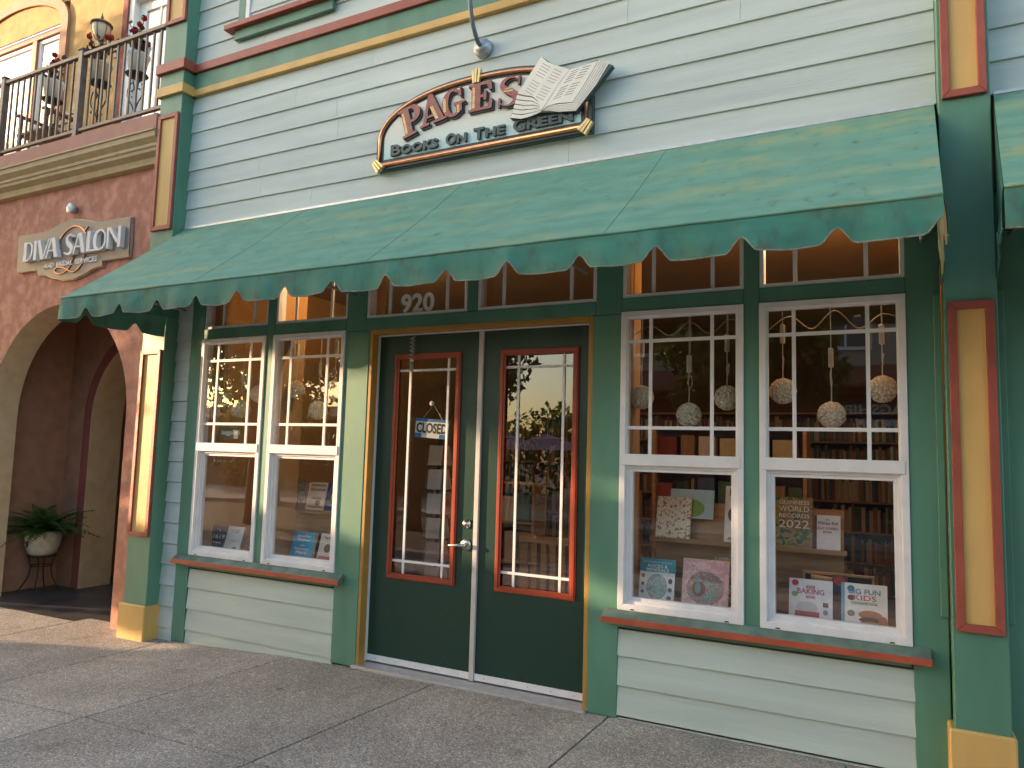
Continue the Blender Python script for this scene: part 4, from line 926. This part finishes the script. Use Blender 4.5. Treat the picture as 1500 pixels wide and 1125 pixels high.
book('white and teal children book of rocks and gemstones on the window floor', 1.225, 1.462, 0.704, 0.292, 0.2, W_, [('E Y E W I T N E S S', 0.9, .8, 0.05, (0.55, 0.68, 0.68)), ('ROCKS &', 0.80, .56, 0.1, W_), ('MINERALS', 0.715, .64, 0.1, W_)],
     patches=[(0.5, 0.85, -1.0, 0.3, (0.03, 0.3, 0.37)), (0.5, 0.38, 0.6, 0.58, rocks_p), (0.1, 0.6, 0.1, 0.09, RD), (0.1, 0.42, 0.09, 0.08, (0.12, 0.1, 0.1)), (0.1, 0.25, 0.1, 0.08, (0.2, 0.15, 0.12)), (0.88, 0.52, 0.12, 0.12, (0.04, 0.03, 0.05)), (0.88, 0.33, 0.12, 0.1, (0.08, 0.08, 0.1)), (0.86, 0.15, 0.13, 0.1, (0.05, 0.07, 0.12))], spine=(0.03, 0.2, 0.24))
book('pink book with a swirling teal and maroon spiral on the window floor', 1.515, 1.81, 0.704, 0.315, 0.2, art_mat('pink_print', [(0.78, 0.45, 0.47), (0.7, 0.38, 0.41), (0.8, 0.54, 0.54), (0.45, 0.2, 0.25)], 14, seed=1, dist=1.5), patches=[(0.5, 0.42, 0.82, 0.68, dragon), (0.36, 0.4, 0.3, 0.3, (0.2, 0.05, 0.06)), (0.34, 0.42, 0.13, 0.24, (0.08, 0.28, 0.24))], spine=(0.5, 0.28, 0.3))
book('orange and brown book leaning behind the pink spiral book', 1.70, 1.88, 0.704, 0.33, 0.27, bw_p, patches=[(0.5, 0.9, -1.0, 0.12, (0.5, 0.26, 0.05))])
gw = book('large green and yellow record book with white capital title on the shelf', 2.067, 2.292, 1.11, 0.33, 0.415, map_p, [('GUINNESS', 0.86, .82, 0.11, W_), ('WORLD', 0.72, .82, 0.15, W_), ('RECORDS', 0.60, .82, 0.11, W_), ('2022', 0.40, .82, 0.22, W_)], th=0.03, patches=[(0.5, 0.3, -0.96, 0.55, map_p)], spine=(0.05, 0.09, 0.06))
book('white spiral notebook book with red and blue lettering at the shelf end', 2.305, 2.455, 1.11, 0.225, 0.415, (0.82, 0.81, 0.82), [('of a', 0.86, .15, .05, K_), ('Wimpy Kid', 0.74, .78, .12, (0.08, 0.1, 0.2)), ('DO-IT-YOURSELF', 0.6, .8, .09, (0.4, 0.14, 0.08)), ('BOOK', 0.5, .35, .08, RD)], patches=[(0.03, 0.5, -0.1, 0.98, (0.12, 0.05, 0.06))], spine=(0.12, 0.05, 0.06))
book('white baking book showing a pink frosted cupcake', 2.175, 2.42, 0.704, 0.255, 0.185, (0.84, 0.82, 0.83), [('KIDS', 0.79, .2, .09, RD), ('BAKING', 0.66, .62, .17, (0.58, 0.05, 0.12)), ('BOOK', 0.56, .22, .09, RD)],
     patches=[(0.42, 0.34, 0.5, 0.30, (0.62, 0.6, 0.66)), (0.42, 0.14, -0.56, 0.24, (0.42, 0.05, 0.08)), (0.42, 0.04, -0.5, 0.08, (0.5, 0.38, 0.08)), (0.14, 0.9, 0.16, 0.14, (0.55, 0.03, 0.08)), (0.13, 0.64, 0.15, 0.12, (0.22, 0.42, 0.14)), (0.84, 0.44, -0.12, 0.1, (0.2, 0.05, 0.05)), (0.84, 0.27, 0.12, 0.12, (0.25, 0.25, 0.3))], spine=(0.45, 0.12, 0.12), th=0.03)
book('dark red and blue narrow book between the two cookbooks', 2.418, 2.50, 0.704, 0.29, 0.225, (0.12, 0.02, 0.025), [('BAKE', 0.5, .8, .09, (0.3, 0.06, 0.05))], patches=[(0.45, 0.88, 0.8, 0.2, (0.35, 0.04, 0.05)), (0.5, 0.7, -0.9, 0.14, (0.03, 0.08, 0.14))])
book('white kids cookbook with rainbow letters and a burger', 2.472, 2.712, 0.704, 0.26, 0.17, (0.84, 0.81, 0.79), [('BIG FUN', 0.77, .7, .16, (0.08, 0.28, 0.42)), ('KIDS', 0.635, .5, .16, (0.62, 0.12, 0.06)), ('COOKBOOK', 0.54, .6, .09, (0.25, 0.42, 0.12))],
     patches=[(0.62, 0.33, 0.52, 0.2, (0.45, 0.19, 0.09)), (0.62, 0.22, 0.5, 0.12, (0.10, 0.06, 0.04)), (0.62, 0.13, 0.52, 0.12, (0.5, 0.3, 0.18)), (0.2, 0.88, 0.17, 0.14, (0.05, 0.25, 0.4)), (0.2, 0.68, 0.16, 0.12, (0.2, 0.04, 0.05)), (0.2, 0.34, 0.17, 0.14, (0.25, 0.22, 0.14)), (0.45, 0.09, 0.22, 0.14, (0.6, 0.06, 0.1)), (0.9, 0.2, 0.2, 0.26, (0.4, 0.14, 0.07)), (0.02, 0.5, -0.08, 1.0, (0.2, 0.38, 0.5))], spine=(0.2, 0.38, 0.5), th=0.03)
tr_ = thing('book_tray', 'shallow wooden tray with dark sides behind the two cookbooks', 'tray', (2.44, 0.34, 0.70))
part('tray_frame', MB().frame(-0.2, 0.205, 0.0, 0.29, 0.016, 0.0, 0.02), wood, tr_, 0.002)
part('tray_back', MB().box(-0.19, 0.195, 0.012, 0.018, 0.01, 0.28), iron, tr_)
part('roll', MB().tube([(-0.15, -0.01, 0.255), (0.03, -0.01, 0.245)], 0.018, 10), wood, tr_, 0, True)
book('navy book with white numerals leaning at the left corner of the window', -2.935, -2.735, 0.704, 0.225, 0.24, (0.02, 0.032, 0.12), [('The', .76, .16, .09, W_), ('1619', 0.46, .72, 0.26, W_), ('Project', .27, .5, .1, W_)], lean=16, spine=(0.02, 0.03, 0.1))
book('white book with small print next to the navy book', -2.745, -2.535, 0.704, 0.228, 0.24, (0.8, 0.78, 0.76), [('THE LAST\nLETTERS', .82, .6, .08, (0.35, 0.25, 0.2)), ('a novel', .4, .4, .07, (0.3, 0.3, 0.35))], lean=16, th=0.04, patches=[(0.68, 0.1, 0.3, 0.2, (0.2, 0.18, 0.16))], spine=(0.4, 0.33, 0.25))
book('dull red book half hidden by the window stile', -2.50, -2.31, 0.704, 0.25, 0.24, art_mat('dull_print', [(0.12, 0.04, 0.04), (0.2, 0.08, 0.07), (0.3, 0.2, 0.18)], 30, seed=4), lean=14)
book('brown and gold book at the start of the novel row', -2.24, -2.085, 1.11, 0.25, 0.415, art_mat('gold_print', [(0.25, 0.17, 0.07), (0.4, 0.3, 0.16), (0.16, 0.10, 0.05)], 26, seed=6))
book('black and white inky patterned novel in the row', -2.12, -1.92, 1.11, 0.255, 0.40, bw_p)
book('cream novel with heavy black stacked capitals in the row', -1.918, -1.722, 1.11, 0.255, 0.415, (0.72, 0.65, 0.53), [('THE BOOKS', .86, .86, .1, K_), ('OF JACOB', .7, .86, .11, K_), ('OLGA', .4, .5, .12, K_), ('TOKARCZUK', .1, .9, .1, K_)], patches=[(0.6, 0.28, 0.3, 0.2, (0.28, 0.16, 0.06))])
book('navy novel with a yellow sun in the row', -1.715, -1.53, 1.11, 0.26, 0.415, (0.025, 0.05, 0.17), [('CLOUD\nCUCKOO', .8, .7, .1, (0.3, 0.36, 0.5)), ('LAND', .2, .5, .1, (0.3, 0.36, 0.5))], patches=[(0.5, 0.5, 0.42, 0.3, (0.62, 0.44, 0.08))])
book('bright blue novel with white lettering on the window floor', -1.905, -1.665, 0.704, 0.24, 0.22, (0.03, 0.38, 0.62), [('Jennifer', .82, .66, .13, W_), ('Weiner', .68, .6, .13, W_), ('the', .5, .2, .09, W_), ('Summer', .37, .68, .13, W_), ('Place', .23, .5, .13, W_)], patches=[(0.3, 0.06, 0.4, 0.12, (0.6, 0.08, 0.25))], lean=15, th=0.035)
book('dark book standing behind the bright blue novel', -1.80, -1.60, 0.704, 0.26, 0.275, (0.03, 0.03, 0.04), lean=15, th=0.03)
book('white novel with a dark figure beside the bright blue novel', -1.60, -1.42, 0.704, 0.245, 0.22, (0.6, 0.57, 0.54), [('The Maid', .82, .6, .12, K_)], patches=[(0.5, 0.5, 0.4, 0.3, (0.12, 0.09, 0.08)), (0.5, 0.12, -0.9, 0.22, (0.45, 0.12, 0.08))], lean=15)

# hanging rosette balls
bm_ = MB(); n = 240
for i in range(n):
    z = 1 - 2 * (i + .5) / n; r_ = math.sqrt(1 - z * z); t = i * 2.39996
    d = (Vector((r_ * math.cos(t), r_ * math.sin(t), z)) + Vector((rnd.gauss(0, .05), rnd.gauss(0, .05), rnd.gauss(0, .05)))).normalized(); a = d.orthogonal().normalized(); b = d.cross(a)
    c = d * 0.071; q0 = rnd.uniform(0, 6.28); rim = []
    for k in range(6):                                          # a small cupped flower
        q = q0 + k * PI / 3; rim.append(c + (a * math.cos(q) + b * math.sin(q)) * rnd.uniform(.0095, .0125) + d * rnd.uniform(.006, .013))
    for k in range(0, 6, 2): bm_.quad(c, rim[k], rim[k + 1], rim[(k + 2) % 6])
ball_me = bm_.lathe([(0.001, -0.072)] + [(0.072 * math.sin(PI * k / 10), -0.072 * math.cos(PI * k / 10)) for k in range(1, 10)] + [(0.001, 0.072)], 16).mesh('ball', 0, False); ball_me.materials.append(ballm)
cordm = mat('white_cord', (0.6, 0.56, 0.48), 0.6, 0.08, 20)
cord_me = MB().tube([(0, 0, 0.07), (0.002, 0, 0.16), (-0.004, 0.003, 0.2), (0.0, 0, 0.3), (0, 0, 0.7)], 0.0035, 5).tube(spline([(0.0, 0, 0.16), (0.02, 0.004, 0.20), (0.012, 0.01, 0.26), (-0.01, 0, 0.2), (0.006, 0, 0.28)], 4), 0.003, 4).tube([(0.006, 0.004, 0.4), (0.012, 0.004, 0.55), (0.005, 0.003, 0.68)], 0.003, 4).mesh('cord'); cord_me.materials.append(cordm)
ad_me = MB().box(-0.016, 0.016, -0.012, 0.012, 0.28, 0.40).mesh('cord_adapter', 0.004); ad_me.materials.append(cordm)
for x, z in ((1.22, 2.077), (1.546, 1.955), (1.796, 2.067), (2.143, 2.107), (2.425, 1.956), (2.708, 2.111), (-2.86, 2.086), (-2.62, 2.004), (-2.40, 2.145), (-1.96, 2.178), (-1.69, 1.993), (-1.515, 2.17)):
    lab = 'cream rosette ball lamp hanging in the windows of the right bay' if x > 0 else 'cream rosette ball lamp hanging in the windows of the left bay'
    t = thing('ball_lamp', lab, 'lamp', (x, 0.25, z), 'ball lamps in the right bay' if x > 0 else 'ball lamps in the left bay', (0, 0, rnd.uniform(0, 6)))
    link('ball', ball_me, None, t)
    o = link('cord', cord_me, None, t); o.scale = (1, 1, (2.68 - z) / 0.7); o.rotation_euler = (0, 0, 0)
    o = link('cord_adapter', ad_me, None, t); o.rotation_euler = (0, 0, rnd.uniform(-.4, .4)); o.location = (0, 0, rnd.uniform(-0.04, 0.05))
for x0, x1, lab in ((1.14, 1.95, 'white cord looping along the top of the window next to the door post'), (2.05, 2.85, 'white cord looping along the top of the window next to the pilaster')):
    n = 6; pts = [(x0 + (x1 - x0) * i / n, 0.27, 2.55 + (0.04 if i % 2 else -0.045) + rnd.uniform(-.02, .02)) for i in range(n + 1)]
    t = tag(part('string_cord', MB().tube(spline(pts, 6), 0.0035, 5), mat('grey_cord', (0.36, 0.33, 0.29), .6, .08, 20), None), lab, 'cord')

# window and door signs
cs_ = thing('closed_sign', 'blue and white closed sign hanging inside the left door glass', 'sign', (-0.435, 0.15, 1.84), None, (0, R(3.5), 0))
part('board', MB().box(-0.155, 0.155, 0, 0.004, -0.075, 0.075), ink((0.02, 0.16, 0.42)), cs_)
part('white_panel', MB().box(-0.153, 0.153, -0.0012, -0.0004, -0.04, 0.052).box(-0.09, 0.075, -0.0012, -0.0004, -0.073, -0.041), ink((0.72, 0.7, 0.66)), cs_)
text('lettering', 'CLOSED', 0.105, (0, -0.002, -0.032), black, cs_, 0.0004, 0.004, width=0.285)
part('string', MB().tube([(-0.09, 0.002, 0.075), (0.0, 0.0, 0.19), (0.09, 0.002, 0.075)], 0.0018, 4), cordm, cs_)
part('suction_cup', MB().tube([(0, -0.03, 0.195), (0, 0.004, 0.195)], [0.02, 0.008], 12), cordm, cs_, 0, True)
bg = thing('brand_placard', 'small grey placard with pale lettering in the leftmost window sash', 'sign', (-2.57, 0.1, 1.778))
part('board', MB().box(-0.13, 0.13, 0, 0.004, -0.05, 0.05), ink((0.16, 0.15, 0.13)), bg)
text('lettering', 'baggallini', 0.058, (0, -0.0012, -0.012), W_ and ink(W_), bg, 0.0003, 0.0008, width=0.225)
ch = thing('wind_chime', 'spiral metal wind chime hanging before the left door glass', 'wind chime', (-0.58, 0.05, 2.58))
part('cord', MB().tube([(0, 0, 0.0), (0, 0, -0.32)], 0.002, 4), steel, ch)
part('spiral', MB().tube([(0.018 * math.cos(k * 0.7), 0.018 * math.sin(k * 0.7), -0.02 - 0.0035 * k) for k in range(60)], 0.005, 5), galv, ch, 0, True)
part('bell', MB().lathe([(0.004, -0.22), (0.016, -0.235), (0.02, -0.29), (0.022, -0.30)], 12), galv, ch, 0, True)

# book cases, card racks and tables inside
spines = [ink(c) for c in ((0.25, 0.05, 0.04), (0.05, 0.08, 0.18), (0.45, 0.38, 0.25), (0.06, 0.12, 0.07), (0.28, 0.16, 0.06), (0.5, 0.46, 0.4), (0.03, 0.03, 0.03))]
def bookcase(label, x0, x1, y, z1, rows, face=False):
    t = thing('bookcase', label, 'bookcase', (0, 0, 0), 'bookcases inside the shop')
    part('side', MB().box(x0, x0 + 0.03, y, y + 0.3, 0, z1), wood, t); part('side', MB().box(x1 - 0.03, x1, y, y + 0.3, 0, z1), wood, t)
    part('back', MB().box(x0 + 0.03, x1 - 0.03, y + 0.28, y + 0.3, 0, z1), wood_dk, t)
    b = MB(); h = (z1 - 0.06) / rows
    for k in range(rows + 1): part('shelf', MB().box(x0 + 0.03, x1 - 0.03, y + 0.005, y + 0.28, 0.04 + h * k, 0.06 + h * k), wood, t)
    for k in range(rows):
        x = x0 + 0.04
        while x < x1 - 0.08:
            w = rnd.uniform(0.12, 0.2) if face and rnd.random() < .8 else rnd.uniform(0.018, 0.045); b.cur = rnd.randrange(len(spines))
            b.box(x, min(x + w, x1 - 0.04), y + rnd.uniform(0.03, 0.07), y + 0.24, 0.061 + h * k, 0.06 + h * k + h * rnd.uniform(0.62, 0.88)); x += w + (rnd.uniform(0.02, 0.06) if face else 0.001)
    part('books', b, spines, t)['kind'] = 'stuff'
bookcase('tall wooden bookcase against the far wall behind the left window', -3.1, -1.6, 5.6, 2.3, 6)
bookcase('tall wooden bookcase against the far wall behind the doors', -1.5, 0.9, 5.6, 2.3, 6)
bookcase('tall wooden bookcase against the far wall behind the right windows', 1.0, 3.0, 5.6, 2.3, 6)
bookcase('wooden bookcase with covers facing out behind the display shelf', 0.75, 2.1, 2.1, 1.95, 5, True)
bookcase('low wooden bookcase behind the left door glass', -2.0, -0.7, 2.6, 1.35, 3, True)
bookcase('wooden bookcase standing behind the right door glass', 0.0, 0.62, 1.9, 1.35, 3)
def card_rack(label, x, y):
    t = thing('card_rack', label, 'rack', (x, y, 0), 'greeting card racks')
    part('pole', MB().tube([(0, 0, 0.02), (0, 0, 1.8)], 0.015, 8), iron, t); part('base', MB().lathe([(0.22, 0.0), (0.2, 0.02), (0.02, 0.03)], 16), iron, t)
    for k in range(7):
        for q in range(4):
            a = q * PI / 2 + 0.2; cs, sn = math.cos(a), math.sin(a); o = Vector((0.1 * cs, 0.1 * sn, 0.35 + k * 0.2)); sd = Vector((-sn, cs, 0)) * 0.06; up = Vector((-0.03 * cs, -0.03 * sn, 0.165)); nn = Vector((cs, sn, 0)) * 0.003
            b = MB(); p = [o - sd, o + sd, o + sd + up, o - sd + up]; b.v = [tuple(v) for v in p] + [tuple(v - nn) for v in p]
            for f in ((0, 1, 2, 3), (7, 6, 5, 4), (0, 4, 5, 1), (1, 5, 6, 2), (2, 6, 7, 3), (3, 7, 4, 0)): b.f.append(f); b.mi.append(0)
            part('card', b, ink(rnd.choice([(0.6, 0.56, 0.5), (0.55, 0.5, 0.42), (0.5, 0.35, 0.32), (0.42, 0.45, 0.42), (0.6, 0.58, 0.58), (0.5, 0.2, 0.18)])), t)
        part('wire_tier', MB().tube([(0.11 * math.cos(j * PI / 4), 0.11 * math.sin(j * PI / 4), 0.34 + k * 0.2) for j in range(8)], 0.003, 4, True), iron, t)
card_rack('spinning greeting card rack behind the left door glass', -0.66, 0.62)
card_rack('spinning greeting card rack at the hinge side of the right door glass', 0.62, 0.75)
wc = thing('slatted_bench', 'wooden slatted bench behind the right door glass', 'bench', (0.15, 1.35, 0))
for k in range(9): part('slat', MB().box(-0.36 + 0.09 * k, -0.31 + 0.09 * k, 0.0, 0.02, 0.4, 0.88), wood, wc)
part('top_rail', MB().box(-0.4, 0.46, -0.01, 0.03, 0.88, 0.94), wood, wc); part('seat', MB().box(-0.4, 0.46, -0.4, -0.011, 0.4, 0.44), wood, wc)
for x in (-0.4, 0.42):
    part('leg', MB().box(x, x + 0.04, -0.4, -0.36, 0, 0.4), wood, wc); part('leg', MB().box(x, x + 0.04, 0.021, 0.06, 0, 0.94), wood, wc)
# warm ceiling lamps inside
lampglow = emis('lamp_globe', (1.0, 0.62, 0.28), 6.0)
for x, y, lab in ((2.3, 0.5, 'warm globe ceiling lamp inside behind the right windows'), (-1.3, 0.5, 'warm globe ceiling lamp inside behind the left windows')):
    t = thing('ceiling_lamp', lab, 'lamp', (x, y, 3.42), 'warm lamps inside the shop')
    part('mount', MB().lathe([(0.07, 0.0), (0.07, -0.03), (0.03, -0.05)], 14), tube_grey, t)
    gb = part('globe', MB().lathe([(0.03, -0.05)] + [(0.055 * math.sin(PI * k / 10), -0.1 + 0.055 * math.cos(PI * k / 10)) for k in range(2, 10)] + [(0.005, -0.155)], 16), lampglow, t, 0, True)
    l = bpy.data.lights.new('lamp_light', 'POINT'); l.energy = 7.0 if x > 0 else 5.5; l.color = (1.0, 0.62, 0.30); l.shadow_soft_size = 0.06
    lo = bpy.data.objects.new('lamp_light', l); C.objects.link(lo); lo.parent = t; lo.location = (0, 0, -0.23)

# ------------------------------------------------------------------ across the street
far = thing('far_building', 'tan two storey building with a tiled canopy across the street', 'building', (0, 0, 0))
FY = -17.0
part('lower_wall', MB().box(-5.6, 16, FY - 6, FY, -0.2, 3.5), brownwall, far); part('upper_wall', MB().box(-5.6, 16, FY - 6.02, FY - 0.02, 3.5, 8.2), tanwall, far)
part('tiled_canopy', MB().xprism([(FY - 0.01, 3.55), (FY + 1.0, 3.6), (FY + 1.0, 3.68), (FY - 0.01, 4.25)], -5.8, 16.2), tile_m, far)
part('eaves', MB().box(-5.9, 16.3, FY - 6.3, FY + 0.35, 8.2, 8.4), white, far)
for k in range(7):
    x = -4.3 + 2.7 * k
    w = part('window', MB().frame(x, x + 1.2, 4.7, 6.5, 0.09, FY - 0.01, FY + 0.05), white, far)
    part('pane', MB().box(x + 0.08, x + 1.12, FY - 0.015, FY - 0.005, 4.78, 6.42), ink((0.05, 0.06, 0.07), 0.1), w)
    part('muntin', MB().box(x + 0.57, x + 0.63, FY, FY + 0.03, 4.79, 6.41).box(x + 0.09, x + 1.11, FY, FY + 0.029, 5.6, 5.66), white, w)
    s = part('shopfront', MB().frame(x - 0.4, x + 1.7, 0.1, 2.4, 0.1, FY, FY + 0.06), dark_metal, far)
    part('pane', MB().box(x - 0.32, x + 1.62, FY + 0.005, FY + 0.02, 0.18, 2.32), ink((0.03, 0.03, 0.035), 0.1), s)
bs = thing('taproom_sign', 'dark sign board with pale lettering on the brown wall across the street', 'sign', (2.55, FY + 0.05, 2.95))
part('board', MB().box(-1.1, 1.1, 0.0, 0.06, -0.5, 0.5), ink((0.02, 0.025, 0.04)), bs)
for s, z, w in (('FLAGSHIP', 0.02, 1.8), ('TAPROOM', -0.36, 1.3)):
    o = text('lettering', s, 0.36, (0, 0.07, z), white, bs, 0.004, 0.01, width=w); o.rotation_euler = (0, 0, PI)
for x, y, lab in ((-4.3, -10.6, 'pink patio umbrella nearest the pavement across the road'), (-5.9, -11.8, 'pink patio umbrella farther along the terrace across the road')):
    t = thing('patio_umbrella', lab, 'umbrella', (x, y, -0.25), 'patio umbrellas across the road')
    part('pole', MB().tube([(0, 0, 0), (0, 0, 2.37)], 0.025, 8), wood, t); part('canopy', MB().lathe([(1.05, 2.0), (0.55, 2.2), (0.04, 2.38)], 8), pinkcloth, t); part('base', MB().lathe([(0.25, 0), (0.25, 0.08), (0.05, 0.1)], 12), iron, t)

tb = thing('terrace_building', 'long brown building beyond the terrace trees across the road', 'building')
part('wall', MB().box(-40, -17.5, -29, -23, -0.25, 3.0), mat('far_rust_wall', (0.20, 0.12, 0.08), .85, .12, 1.0), tb)
part('roof', MB().xprism([(-29.4, 3.0), (-22.5, 3.0), (-22.5, 3.12), (-26, 3.9), (-29.4, 3.12)], -40.4, -17.1), tile_m, tb)
for k in range(7):
    w = part('window', MB().frame(-39 + 3.2 * k, -37.4 + 3.2 * k, 0.8, 2.5, 0.1, -23.0, -22.94), white, tb)
    part('pane', MB().box(-38.92 + 3.2 * k, -37.48 + 3.2 * k, -22.995, -22.98, 0.88, 2.42), ink((0.05, 0.06, 0.07), 0.1), w)

def tree(name, label, base, blobs, leaf=0.12, trunk_r=0.16, group='street trees', seed=1, mat_=None):
    """tapered trunk, limbs to every leaf clump, thousands of leaf faces spread through the clumps"""
    rr = random.Random(seed); t = thing(name, label, 'tree', base, group)
    zc = min(b[2] - b[5] * 0.3 for b in blobs); top = max(b[2] for b in blobs)
    bx, by = sum(b[0] for b in blobs) / len(blobs), sum(b[1] for b in blobs) / len(blobs)
    tk = MB().tube(spline([(0, 0, 0), (0.05, 0.02, zc * 0.5), (bx * 0.25, by * 0.25, zc), (bx * 0.7, by * 0.7, top)], 5), [trunk_r * (1 - 0.045 * i) for i in range(16)], 10)
    part('trunk', tk, bark, t, 0, True)
    lb = MB(); lv = MB()
    for (x, y, z, rx, ry, rz, n) in blobs:
        lb.tube(spline([(bx * 0.25, by * 0.25, zc * 0.95), ((x + bx * .25) / 2, (y + by * .25) / 2, (z + zc) / 2 + 0.3), (x, y, z)], 4), [trunk_r * 0.45 * (1 - 0.09 * i) for i in range(9)], 6)
        for i in range(n):
            d = Vector((rr.gauss(0, 1), rr.gauss(0, 1), rr.gauss(0, 1))).normalized() * (rr.random() ** 0.45)
            c = Vector((x + d.x * rx, y + d.y * ry, z + d.z * rz)); a = Vector((rr.gauss(0, 1), rr.gauss(0, 1), rr.gauss(0, .7))).normalized(); b = a.orthogonal().normalized()
            s = leaf * rr.uniform(0.6, 1.25); b = (Matrix.Rotation(rr.uniform(0, 6), 3, a) @ b) * s; e = a.cross(b) * 0.55
            lv.quad(c - b, c - e, c + b, c + e)
    part('limbs', lb, bark, t); o = link('crown', lv.mesh('crown', 0, False), mat_ or leaf_a, t)
    return t
def rb(r_, n_blob, R0, Z, n, seed, flat=0.8):
    q = random.Random(seed); out = [(0, 0, Z, R0 * .7, R0 * .7, R0 * .6, n)]
    for i in range(n_blob):
        a = q.uniform(0, 2 * PI); d = q.uniform(.35, .8) * R0; out.append((d * math.cos(a), d * math.sin(a), Z + q.uniform(-.6, .6) * R0 * flat, r_, r_, r_ * .75, n))
    return out
tree('street_tree', 'small round street tree before the tan building across the road', (0.1, -10.4, -0.2), rb(0.8, 9, 1.7, 3.9, 750, 3), 0.10, 0.1, seed=3)
tree('street_tree', 'large tree with a thick trunk at the terrace across the road', (-7.7, -10.2, -0.25), rb(1.0, 14, 2.8, 4.6, 260, 5), 0.11, 0.22, seed=5)
tree('street_tree', 'broad tree standing farther down the road', (-11.5, -8.8, -0.25), rb(1.1, 14, 2.9, 5.0, 330, 6), 0.12, 0.2, seed=6)
tree('street_tree', 'tall tree at the far end of the terrace', (-10.5, -16.5, -0.25), rb(1.2, 10, 2.6, 4.4, 240, 8), 0.15, 0.22, seed=8)
tree('street_tree', 'tree at the corner beyond the umbrellas', (-15.5, -13.5, -0.25), rb(1.3, 10, 3.0, 4.6, 280, 9), 0.15, 0.22, seed=9)
for k in range(9):
    x = -4.2 - 2.6 * k
    tree('hedge_shrub', 'rounded green shrub in the row behind the terrace across the road', (x, -19 - (k % 3) * 0.8, -0.25), [(0, 0, 1.8, 1.7, 1.0, 1.9, 700), (0.8, 0, 2.9, .9, .8, 1.0, 300), (-0.9, 0.1, 2.3, .9, .8, 1.1, 300)], 0.14, 0.08, 'shrubs behind the terrace', seed=20 + k)
# unseen trees added towards the sun, crowns shaped to cut its light into patches
UH = Vector((SUN.x, SUN.y, 0)).normalized(); PQ = Vector((-UH.y, UH.x, 0)); PQ = PQ if PQ.x > 0 else -PQ; TE = SUN.z / math.hypot(SUN.x, SUN.y)
def sunpos(q, zf, s): return UH * s + PQ * q + Vector((0, 0, zf + TE * s))
def sun_block_tree(label, q0, s, blobs, seed, leaf=0.11):
    base = sunpos(q0, 0, s); base.z = -0.25; bl = []
    for (q, zf, rq, rz, n) in blobs:
        p = sunpos(q, zf, s) - base; bl.append((p.x, p.y, p.z, rq, rq, rz, n))
    tree('street_tree', label, tuple(base), bl, leaf, 0.15, seed=seed)
def fill(qa, qb, lo, hi, dq=0.34, r=0.36, n=230):
    """leaf clumps filling a stretch of crown between two heights"""
    out = []; q = qa; rr = random.Random(int(qa * 100) + 77)
    while q <= qb:
        a, b = lo(q), hi(q); z = a + r * 0.8
        while z < b - r * 0.4:
            out.append((q + rr.uniform(-.1, .1), z + rr.uniform(-.08, .08), r * rr.uniform(.9, 1.25), r * rr.uniform(.9, 1.2), n)); z += r * 1.25
        q += dq
    return out
sun_block_tree('tall unseen street tree, high crown shaped to shade the upper shop front', 1.6, 17,
         fill(-1.2, 0.1, lambda q: 2.3, lambda q: 7.0, 0.42, 0.45, 260) + fill(0.22, 3.2, lambda q: 1.75, lambda q: 7.0, 0.42, 0.45, 260) + [(0.33, 1.35, .13, .4, 90), (0.5, 1.3, .16, .35, 80), (0.8, 1.45, .12, .3, 60), (1.15, 1.2, .2, .5, 150)], 41)  # crown shaped to block sun above the doors and over the right bay
sun_block_tree('low unseen street tree added to shade the foot of the shop front', 0.4, 14.5,
         fill(-1.05, -0.35, lambda q: -.45, lambda q: 1.0 + .5 * q, 0.3, 0.3, 170) + fill(-0.3, 3.0, lambda q: -2.0, lambda q: 1.02 + .22 * max(0, q), 0.34, 0.36, 200), 42)  # added crown keeps sun off the lower panels and near pavement
sun_block_tree('unseen street tree added to shade the salon wall', -1.9, 15.5,
         fill(-2.7, -1.3, lambda q: -.35, lambda q: 6.0, 0.4, 0.42, 230), 43)  # added to keep direct sun off the salon front
